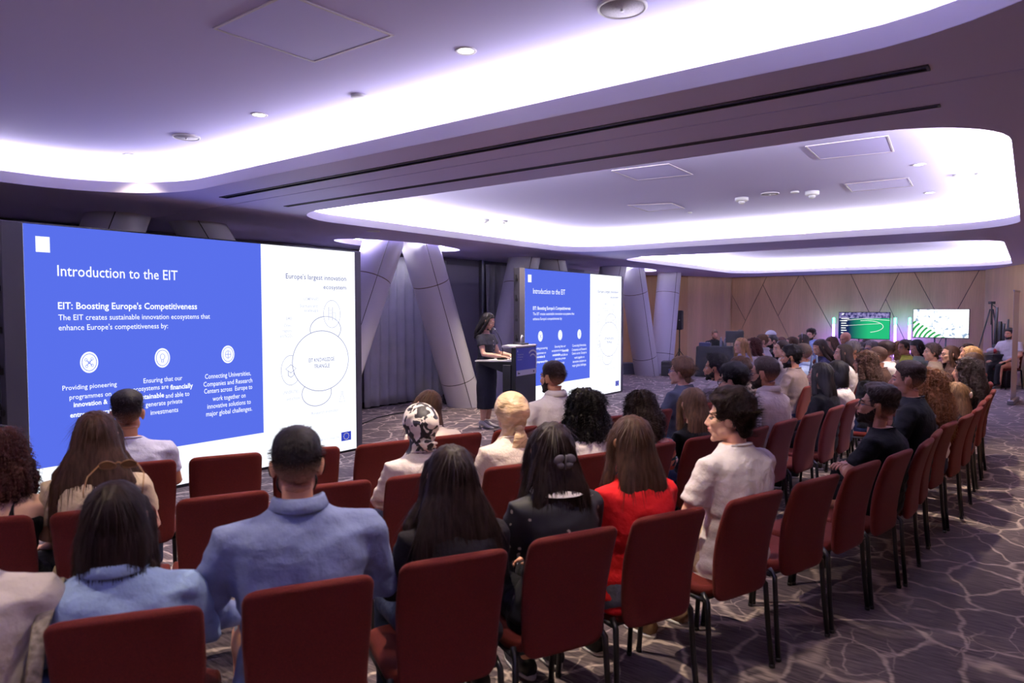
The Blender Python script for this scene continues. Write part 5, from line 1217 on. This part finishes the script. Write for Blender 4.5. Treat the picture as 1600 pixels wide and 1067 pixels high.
# ================================================================ SPEAKER, LECTERN, PROPS
HX = np.array([.86, -.51]); HXL = HX/np.linalg.norm(HX); LPH = math.atan2(-HXL[0], HXL[1])     # heading of lectern and speaker
def to_world(o2, lx, ly, z=0.):
    """local (x right, y forward) of heading LPH"""
    c, s = math.cos(LPH), math.sin(LPH); return (o2[0]+c*lx-s*ly, o2[1]+s*lx+c*ly, z)
fc = atd(822, 541, 9.55); LC = fc[:2]      # middle of the sign face
M_lect = mat('lectern_black', (16, 16, 20), .5); M_lwhite = mat('lectern_top', (225, 222, 225), .45)
lec = thing('lectern', 'black lectern with a blue sign on its front and a white reading shelf', 'lectern', (LC[0], LC[1], 0), LPH)
hw = .29
MB().add(*bevbox(-hw, hw, -.07, 0, .0, 1.19, .006)).obj('front_panel', M_lect, lec, False)
MB().add(*bevbox(-hw-.01, hw+.01, -.22, .01, 1.19, 1.215, .005)).obj('top_ledge', M_lwhite, lec, False)
V, Fc = rings([[(x, y, z) for y, z in ((-.62, .955), (-.62, .975), (-.07, 1.0), (-.07, .80))] for x in (-hw+.02, hw-.02)]); MB().add(V, Fc).obj('shelf_box', M_lect, lec, False)
V, Fc = rings([[(x, y, z) for y, z in ((-.66, .977), (-.66, .997), (-.07, 1.017), (-.07, .998))] for x in (-hw-.01, hw+.01)]); MB().add(V, Fc).obj('reading_shelf', M_lwhite, lec, False)
for s in (-1, 1): MB().add(*bevbox(s*hw-.015, s*hw+.015, -.20, -.07, 0, .95, .004)).obj('side_panel', M_lect, lec, False)
MB().add(*bevbox(-hw-.03, hw+.03, -.34, .02, 0, .03, .006)).obj('base', M_lect, lec, False)
sg = MB().add(*bevbox(-hw+.01, hw-.01, .001, .009, .80, 1.18, .002)).obj('sign', mat('sign_blue', (70, 82, 176), .5), lec, False)
MB().add(*bevbox(-hw+.01, hw-.01, .009, .011, .80, .875, .0008)).obj('sign_footer', mat('sign_white', (215, 215, 222), .5), sg, False)
mw = mat('print_white', (225, 225, 228), .5)
def sign_text(s, x, z, h, wd, m=mw, bold=0.):
    V, Fc = textmesh(s, bold); V = V.copy(); k = wd/V[:, 0].max(); return np.stack([-(x+V[:, 0]*k)*-1, np.full(len(V), .012), z+V[:, 1]*h/CAP], 1), Fc
# seen from the front, the reader's left is local +x: mirror x so that the words run the right way
def sgn(s, x, z, h, wd, m, name='sign_text'):
    V, Fc = sign_text(s, 0, z, h, wd); V[:, 0] = x-V[:, 0]; MB().add(V, [tuple(reversed(f)) for f in Fc]).obj(name, m, sg, False)
sgn('Welcome to the', .255, 1.085, .018, .16, mw); sgn('EIT Community', .255, 1.05, .018, .15, mw); sgn('Hub Albania', .255, 1.015, .018, .12, mw)
for k, (r, wd) in enumerate(((.17, .026), (.115, .02))):
    c = (-.17, .965); P = [(c[0]+r*math.cos(a), min(1.172, c[1]+r*math.sin(a))) for a in np.linspace(.9, math.pi+.5, 26)]
    P = [(max(-hw+.014, x), z) for x, z in P]
    V, Fc = ribbon(P, wd, .0115); MB().add(V, Fc).obj('sign_arc', mw, sg, False)
MB().add(*box(.245, .265, .0112, .0118, 1.13, 1.155)).obj('sign_mark', mw, sg, False)
MB().add(*box(.19, .25, .0112, .0122, .825, .84)).add(*box(.225, .25, .0112, .0122, .845, .852)).obj('sign_mark', M_dark, sg, False)
MB().add(*box(-.22, -.19, .0112, .0122, .825, .85)).obj('sign_mark', M_dark, sg, False)
# microphone
mic = thing('gooseneck_microphone', 'thin black gooseneck microphone on the lectern shelf', 'microphone', to_world(LC, .12, -.32, 1.009), LPH)
MB().add(*bevbox(-.05, .05, -.06, .06, 0, .03, .006)).obj('base', M_black, mic, False)
P = [(0, 0, .03), (0, .01, .14), (0, -.02, .26), (0, -.07, .36), (0, -.12, .42)]; MB().add(*tube(P, .0055, 8)).obj('neck', M_black, mic)
MB().add(*ell((0, -.135, .432), (.014, .022, .014), 12, 8, R3(x=-.7))).obj('head', M_dark, mic); MB().add(*tube([(0, -.120, .418), (0, -.124, .424)], .0155, 12)).obj('light_ring', M_white, mic)
lp = thing('laptop_stand', 'small white and black gadget on the top ledge of the lectern', 'device', to_world(LC, -.05, -.1, 1.215), LPH)
MB().add(*bevbox(-.10, .10, -.06, .06, 0, .025, .005)).obj('body', M_black, lp, False); MB().add(*tube([(0, 0, .02), (.01, 0, .10), (-.01, .01, .13)], [.014, .012, .018], 10)).obj('stalk', M_white, lp)
pp = MB().add(*bevbox(-.14, .14, -.1, .1, 0, .006, .002)).obj('paper_sheets', mat('paper', (230, 230, 230), .8), None, False, to_world(LC, .16, -.12, 1.215), LPH+.2)
tag(pp, 'white papers lying on the top ledge of the lectern', 'paper')
# speaker ------------------------------------------------------------------
def standing_speaker():
    hp = atd(760, 488, 9.85); ztop = hp[2]; t_ = thing('person', 'person in a dark navy dress and white heels speaking at the lectern', 'person', (hp[0], hp[1], 0), LPH)
    K = (ztop-.02)/1.66
    hz = 1.50*K
    m = MB()
    m.add(*zloft([(.80*K, 0, 0, .15, .11), (.90*K, 0, -.01, .165, .115), (1.02*K, 0, -.01, .125, .092), (1.12*K, 0, 0, .118, .09), (1.22*K, 0, .005, .14, .105), (1.30*K, 0, -.005, .15, .09), (1.345*K, 0, -.012, .12, .07), (1.375*K, 0, -.015, .06, .055), (1.42*K, 0, -.01, .048, .05)], 24, 2.2))
    arms = []
    for s in (-1, 1):
        sh = np.array([s*.145, -.012, 1.315*K]); el_ = np.array([s*.195, .075, 1.085*K]); wr = np.array([s*.13, .335, 1.055]); arms.append((s, sh, el_, wr))
        m.add(*tube([sh*np.array([.6, 1, 1]), sh, (sh+el_)/2, el_, el_*.5+wr*.5, wr], [.045, .048, .043, .037, .034, .023], 12))
        m.add(*tube([(s*.08, 0, .82*K), (s*.078, .01, .5*K), (s*.07, -.005, .28*K), (s*.065, -.02, .115)], [.085, .062, .054, .034], 12))
    V, Fc, _ = remesh(m, .011, 3); b = MB().add(V, Fc)
    for s, sh, el_, wr in arms: b.join(hand_mb(wr, (-s*.25, .95, -.10), (0, 0, 1), -s, .84, .35))
    Hm = np.eye(4); Hm[:3, :3] = R3(z=.05, x=-math.radians(24))*.95; Hm[:3, 3] = (0, .035, ztop-.125)
    h = MB(); h.v = [v.copy() for v in HEAD[0].v]; h.f = HEAD[0].f; h.m = HEAD[0].m; h.n = HEAD[0].n; h.tf(Hm); b.join(h)
    b.obj('body', [SKINS['b'], M_eye, M_iris, M_lip['b'], hm('black')], t_)
    m = MB(); g = .014
    m.add(*zloft([(.285, 0, .0, .145, .125), (.42, 0, 0, .155, .13), (.60*K, 0, 0, .168, .13), (.80*K, 0, 0, .178, .13), (.90*K, 0, -.01, .18, .13), (1.0*K, 0, -.01, .15, .108), (1.04*K, 0, -.008, .142, .105), (1.12*K, 0, 0, .140, .108), (1.22*K, 0, .005, .158, .12), (1.30*K, 0, -.005, .162, .104), (1.345*K, 0, -.012, .13, .082), (1.365*K, 0, -.015, .085, .072)], 28, 2.2))
    for s, sh, el_, wr in arms: m.add(*tube([sh*np.array([.6, 1, 1]), sh+np.array([0, 0, .004]), sh*.62+el_*.38, sh*.48+el_*.52], [.060, .066, .070, .072], 14))
    V, Fc, Nn = remesh(m, .011, 3); V = V+Nn*(nz(V, (9, 9, 5), 2.)*.009+nz(V, (14, 14, 20), 2.)*.003)[:, None]
    MB().add(V, Fc).obj('dress', mat('navy_dress', (14, 15, 26), .85, bump=.3, bscale=12), t_)
    n = 24; th = np.linspace(0, 2*math.pi, n, endpoint=False)
    MB().add(*rings([np.stack([.146*np.cos(th), -.008+.108*np.sin(th), np.full(n, z)], 1)+0 for z in (1.0*K, 1.035*K)], cap=False)).obj('belt', mat('navy_belt', (18, 18, 30), .6), t_)
    for k in range(5): MB().add(*ell((0, .118+.004*k*(k < 3), (1.27-.055*k)*K), (.008, .004, .008), 10, 6)).obj('button', mat('button_pearl', (190, 185, 180), .3), t_)
    for s in (-1, 1):
        m = MB(); P = [(s*.065, -.075, .085), (s*.065, -.03, .075), (s*.066, .05, .035), (s*.067, .12, .022), (s*.067, .165, .018)]
        m.add(*tube(P, [(.026, .026), (.032, .028), (.038, .022), (.036, .016), (.014, .010)], 14, upv=(1, 0, 0))); m.add(*tube([(s*.065, -.072, .06), (s*.065, -.075, .0)], [.016, .008], 10))
        m.obj('heeled_shoe', mat('shoe_heel', (205, 200, 198), .35), t_)
    mobj('hair', hair_long('speaker', .33, .10, amp=.005, wave=.006, seed=31, nstr=1000, back=-.085), hm('black'), t_, Matrix((Hm).tolist()))
    return t_
standing_speaker()
# phone of the person in the floral blouse
def phone(who, lx, ly, z, label):
    t0, _, _, zc, off, k, pos, ph = PEOPLE[who]; c, s = math.cos(ph), math.sin(ph)
    t_ = thing('mobile_phone', label, 'phone', (pos[0]+c*lx-s*ly, pos[1]+s*lx+c*ly, .46+(z-.46)*k), ph); t_.rotation_euler = (.75, 0, ph)
    MB().add(*bevbox(-.036, .036, -.074, .074, -.004, .004, .003)).obj('case', M_black, t_, False)
    MB().add([(-.033, -.071, .0045), (.033, -.071, .0045), (.033, .071, .0045), (-.033, .071, .0045)], [(0, 1, 2, 3)]).obj('screen', emat('phone_screen', (.12, .22, .48), .35), t_, False)
    return t_
phone('person in a bright floral blouse looking down at a phone', .215, .385, .875, 'phone with a bluish screen held in front of the floral blouse')
phone('person in a lime green shirt holding a phone', .03, .42, .865, 'phone held by the person in the lime shirt')
# small bag hanging from a chair, denim-blue
bag = thing('shoulder_bag', 'dark blue patterned bag hanging beside the light blue shirt', 'bag', tuple(atd(1271, 596, 7.9)), .6)
V, Fc, Nn = remesh(MB().add(*ell((0, 0, 0), (.11, .07, .15), 18, 12)), .015, 2); V = V+Nn*(nz(V, (14, 14, 14))*.03)[:, None]; MB().add(V, Fc).obj('pouch', mat('bag_blue', (50, 62, 92), .6, noise=.8, scale=14), bag)
MB().add(*tube([(-.08, 0, .1), (-.03, 0, .3), (.05, 0, .3), (.08, 0, .1)], .012, 8)).obj('strap', mat('bag_strap', (90, 110, 150), .6), bag)
# ---- loudspeakers
def loudspeaker(px, ytop, ybot, d, label, rz, wd=.28, stand=True):
    p = atd(px, (ytop+ybot)/2, d); zt = atd(px, ytop, d)[2]; zb_ = atd(px, ybot, d)[2]
    if stand:
        s_ = thing('speaker_stand', 'black stand pole under the '+label, 'stand', (p[0], p[1], 0), rz)
        MB().add(*tube([(0, 0, .25), (0, 0, zb_)], .018, 10)).obj('pole', M_black, s_)
        for k in range(3):
            a = k*2.094+.4; MB().add(*tube([(0, 0, .55), (.42*math.cos(a), .42*math.sin(a), .012)], .011, 8)).obj('leg', M_black, s_)
        MB().add(*tube([(0, 0, .5), (0, 0, .6)], .028, 10)).obj('collar', M_black, s_)
    t_ = thing('loudspeaker', label, 'loudspeaker', (p[0], p[1], zb_), rz)
    MB().add(*bevbox(-wd/2, wd/2, -.15, .15, 0, zt-zb_, .02)).obj('cabinet', M_black, t_, False)
    MB().add(*bevbox(-wd/2+.02, wd/2-.02, -.157, -.15, .03, zt-zb_-.03, .003)).obj('grille', M_dark, t_, False)
    MB().add(*ell((wd*.1, -.16, (zt-zb_)*.5), (.014, .006, .014), 10, 6)).obj('badge', M_white, t_)
loudspeaker(1062, 485, 515, 19.7, 'tall black loudspeaker in front of the oak corner', -.4, .17)
loudspeaker(-2, 489, 550, 6.5, 'black loudspeaker at the left edge of the picture', .8, .30)
# ---- technician's table
p = atd(1121, 541, 17.6); zt = p[2]
tb = thing('draped_table', 'long table covered by a black cloth at the back left', 'table', (p[0], p[1], 0), -.45)
V, Fc = zloft([(.0, 0, 0, .52, .32), (.02, 0, 0, .52, .32), (zt-.02, 0, 0, .50, .30), (zt, 0, 0, .48, .28)], 60, 8)
V[:, :2] *= (1+.02*np.sin(np.arctan2(V[:, 1], V[:, 0])*24)*np.clip(1-V[:, 2], 0, 1))[:, None]
MB().add(V, Fc).obj('cloth', mat('black_cloth', (14, 13, 17), .85), tb, True); MB().add(*box(-.46, .46, -.26, .26, .02, .6)).obj('frame', M_dark, tb, False)
def onb(lx, ly, z): c, s = math.cos(-.45), math.sin(-.45); return (p[0]+c*lx-s*ly, p[1]+s*lx+c*ly, z)
mx = thing('mixing_desk', 'small audio mixing desk on the black cloth', 'mixer', onb(-.30, -.05, zt), -.45)
MB().add(*bevbox(-.14, .14, -.12, .12, 0, .09, .01)).obj('body', mat('mixer_blue', (40, 48, 80), .4), mx, False)
for k in range(5): MB().add(*tube([(-.1+k*.05, -.03, .09), (-.1+k*.05, -.03, .105)], .012, 8)).obj('knob', M_white, mx)
lt = thing('monitor', 'black monitor back on the cloth-covered table', 'monitor', onb(.42, .0, zt), -.35)
MB().add(*bevbox(-.22, .22, -.012, .012, .10, .40, .006)).obj('panel', M_black, lt, False); MB().add(*bevbox(-.03, .03, .0, .03, 0, .15, .004)).obj('neck', M_black, lt, False); MB().add(*bevbox(-.1, .1, -.06, .08, 0, .012, .004)).obj('foot', M_black, lt, False)
def bottle(pos, label, h=.22, r=.032, group=None):
    t_ = thing('water_bottle', label, 'bottle', pos, 0, group)
    m, nt, b = (MATS.get('pet'), None, None) if 'pet' in MATS else newmat('pet')
    if nt: b.inputs['Base Color'].default_value = (.8, .86, .92, 1); b.inputs['Transmission Weight'].default_value = .7; b.inputs['Roughness'].default_value = .15; MATS['pet'] = m
    MB().add(*lathe([(.001, 0), (r, 0), (r, h*.62), (r*.5, h*.8), (r*.38, h*.9), (r*.38, h*.93)], 18)).obj('body', m, t_); MB().add(*lathe([(r*.45, h*.92), (r*.45, h), (.001, h)], 14)).obj('cap', M_white, t_)
bottle(onb(.10, -.1, zt), 'clear water bottle standing nearest the mixing desk', .24, .035); bottle(onb(.19, .02, zt), 'clear water bottle standing nearest the monitor', .22, .035)
seated('person in black behind the mixing desk with raised hands', 1117, 515.5, 18.1, 180, hair='thin', hc='brown', shirt='long', sc='black', pose='phone', pitch=-20, beard='short', head=175, lod=1)
seated('person in beige half hidden by the monitor', 1157, 515, 18.2, 185, hair='crop', hc='greybrown', shirt='long', sc='beige', pose='lap', pitch=-15, head=185)
# ---- floor boxes and cables near the columns
def case(px, py, d, sx, sy, sz, rz, label, name='equipment_case', m=M_black):
    q = onz(px, py, 0) if d is None else atd(px, py, d); t_ = thing(name, label, 'case', (q[0], q[1], 0), rz)
    MB().add(*bevbox(-sx/2, sx/2, -sy/2, sy/2, 0, sz, .012)).obj('body', m, t_, False); MB().add(*bevbox(-sx/2-.004, sx/2+.004, -sy/2-.004, sy/2+.004, sz*.68, sz*.72, .002)).obj('edge_strip', mat('case_edge', (70, 70, 78), .4), t_, False)
    MB().add(*tube([(-.06, -sy/2-.005, sz*.5), (-.05, -sy/2-.03, sz*.5), (.05, -sy/2-.03, sz*.5), (.06, -sy/2-.005, sz*.5)], .006, 6)).obj('handle', mat('case_edge', (70, 70, 78), .4), t_)
case(1049, 587, None, .5, .35, .38, -.3, 'black floor monitor box between the last column and the oak corner')
case(977, 584, None, .45, .4, .30, .3, 'grey equipment case on the floor behind the far screen', m=mat('case_grey', (70, 72, 84), .5))
case(704, 630, None, .26, .2, .16, .3, 'small dark stage box at the foot of the large column')
cb = MB().add(*tube([(.11*(1+.05*math.sin(a*.7))*math.cos(a), .11*math.sin(a), .012+.004*a/6.28) for a in np.linspace(0, 18, 70)], .008, 6)).obj('cable_coil', M_white, None, True, tuple(onz(1091, 581, 0)))
tag(cb, 'white coiled cable lying on the carpet by the draped table', 'cable')
P = [onz(x, y, .012) for x, y in ((700, 642), (660, 640), (620, 646), (590, 652), (566, 662))]
o = MB().add(*tube(P, .008, 6)).obj('floor_cable', M_black); tag(o, 'black cable crossing the carpet beside the near screen', 'cable')
# ---- back right: tripod, stand parts, black boxes, seated person, banner
q = atd(1547, 560, 16.2); tr = thing('camera_tripod', 'tall black camera tripod against the oak wall', 'tripod', (q[0], q[1], 0), .3)
zt = atd(1547, 471, 16.2)[2]; MB().add(*tube([(0, 0, zt-.55), (0, 0, zt-.06)], .016, 10)).obj('centre_column', M_black, tr)
for k in range(3):
    a = k*2.094+.5; MB().add(*tube([(.03*math.cos(a), .03*math.sin(a), zt-.18), (.22*math.cos(a), .22*math.sin(a), zt*.48), (.42*math.cos(a), .42*math.sin(a), .012)], [.016, .014, .010], 8)).obj('leg', M_black, tr)
MB().add(*bevbox(-.07, .07, -.04, .04, zt-.06, zt, .006)).obj('head_plate', M_black, tr, False); MB().add(*tube([(.02, 0, zt-.08), (.2, .05, zt-.14)], .009, 8)).obj('pan_handle', M_black, tr)
q = atd(1560, 560, 15.6); sb = thing('light_stands', 'bundle of folded black stands beside the tripod', 'stand', (q[0], q[1], 0), .2)
for k, (dx, h, r) in enumerate(((-.10, 1.78, .035), (0, 1.45, .05), (.10, 1.40, .045), (.22, 1.50, .025))):
    MB().add(*tube([(dx, 0, .02), (dx+.01, .01, h*.7), (dx+.02, .0, h)], [r*1.1, r, r*.7], 10)).obj('folded_stand', M_black, sb)
    MB().add(*tube([(dx, 0, h*.45), (dx, 0, h*.52)], r*1.5, 10)).obj('clamp', M_black, sb)
q = atd(1557, 560, 15.2); bt = thing('black_table', 'small black table with yellow star marks in front of the stands', 'table', (q[0], q[1], 0), .2)
MB().add(*bevbox(-.36, .30, -.25, .25, .70, .74, .006)).obj('top', M_black, bt, False); MB().add(*bevbox(-.34, .28, -.23, .23, 0, .70, .006)).obj('skirt', mat('black_cloth', (14, 13, 17), .85), bt, False)
for x, z, r in ((.02, .42, .05), (.12, .60, .035)):
    V = [(x+(r if i % 2 == 0 else r*.35)*math.sin(i*math.pi/4), -.238, z+(r if i % 2 == 0 else r*.35)*math.cos(i*math.pi/4)) for i in range(8)]
    MB().add(V, [tuple(range(8))]).obj('star_mark', mat('yellow_print', (190, 180, 40), .6), bt, False)
fb = thing('folded_bag', 'small red and white bag on the black table', 'bag', (q[0]-.12, q[1]-.02, .74), .1)
V, Fc, Nn = remesh(MB().add(*ell((0, 0, .06), (.13, .07, .07), 16, 10)), .014, 2); V[:, 2] = np.maximum(V[:, 2], 0); MB().add(V, Fc).obj('cloth', mat('bag_pale', (200, 196, 200), .7), fb); MB().add(*ell((.02, -.05, .06), (.05, .03, .05), 12, 8)).obj('red_patch', mat('bag_red', (150, 40, 44), .7), fb)
seated('person in a loose white T-shirt sitting alone beside the black table', 1577, 512, 14.9, 105, hair='fade', hc='black', shirt='tee', sc='white', legs='black', sk='a', beard='short', head=112, fat=1.15, lod=1, pose='lapwide')
A = onz(1583, 629, 0); zt = atd(1583, 456, A[1])[2]
rb = thing('rollup_banner', 'pale roll-up banner seen almost edge-on near the right wall', 'banner', (A[0], A[1], 0), math.radians(48))
mg, nt, b = newmat('banner_film'); b.inputs['Base Color'].default_value = (.75, .72, .85, 1); b.inputs['Roughness'].default_value = .2; b.inputs['Transmission Weight'].default_value = .35
V, Fc = box(-.42, .42, -.003, .003, .08, zt); MB().add(V, Fc).obj('film', mg, rb, False)
MB().add(*bevbox(-.44, .44, -.05, .05, 0, .08, .01)).obj('base_cassette', mat('alu', (150, 150, 158), .35, .8), rb, False); MB().add(*tube([(0, .03, .05), (0, .02, zt)], .012, 10)).obj('rear_pole', mat('alu', (150, 150, 158), .35, .8), rb)
MB().add(*bevbox(-.43, .43, -.012, .012, zt, zt+.03, .004)).obj('top_rail', mat('alu', (150, 150, 158), .35, .8), rb, False)
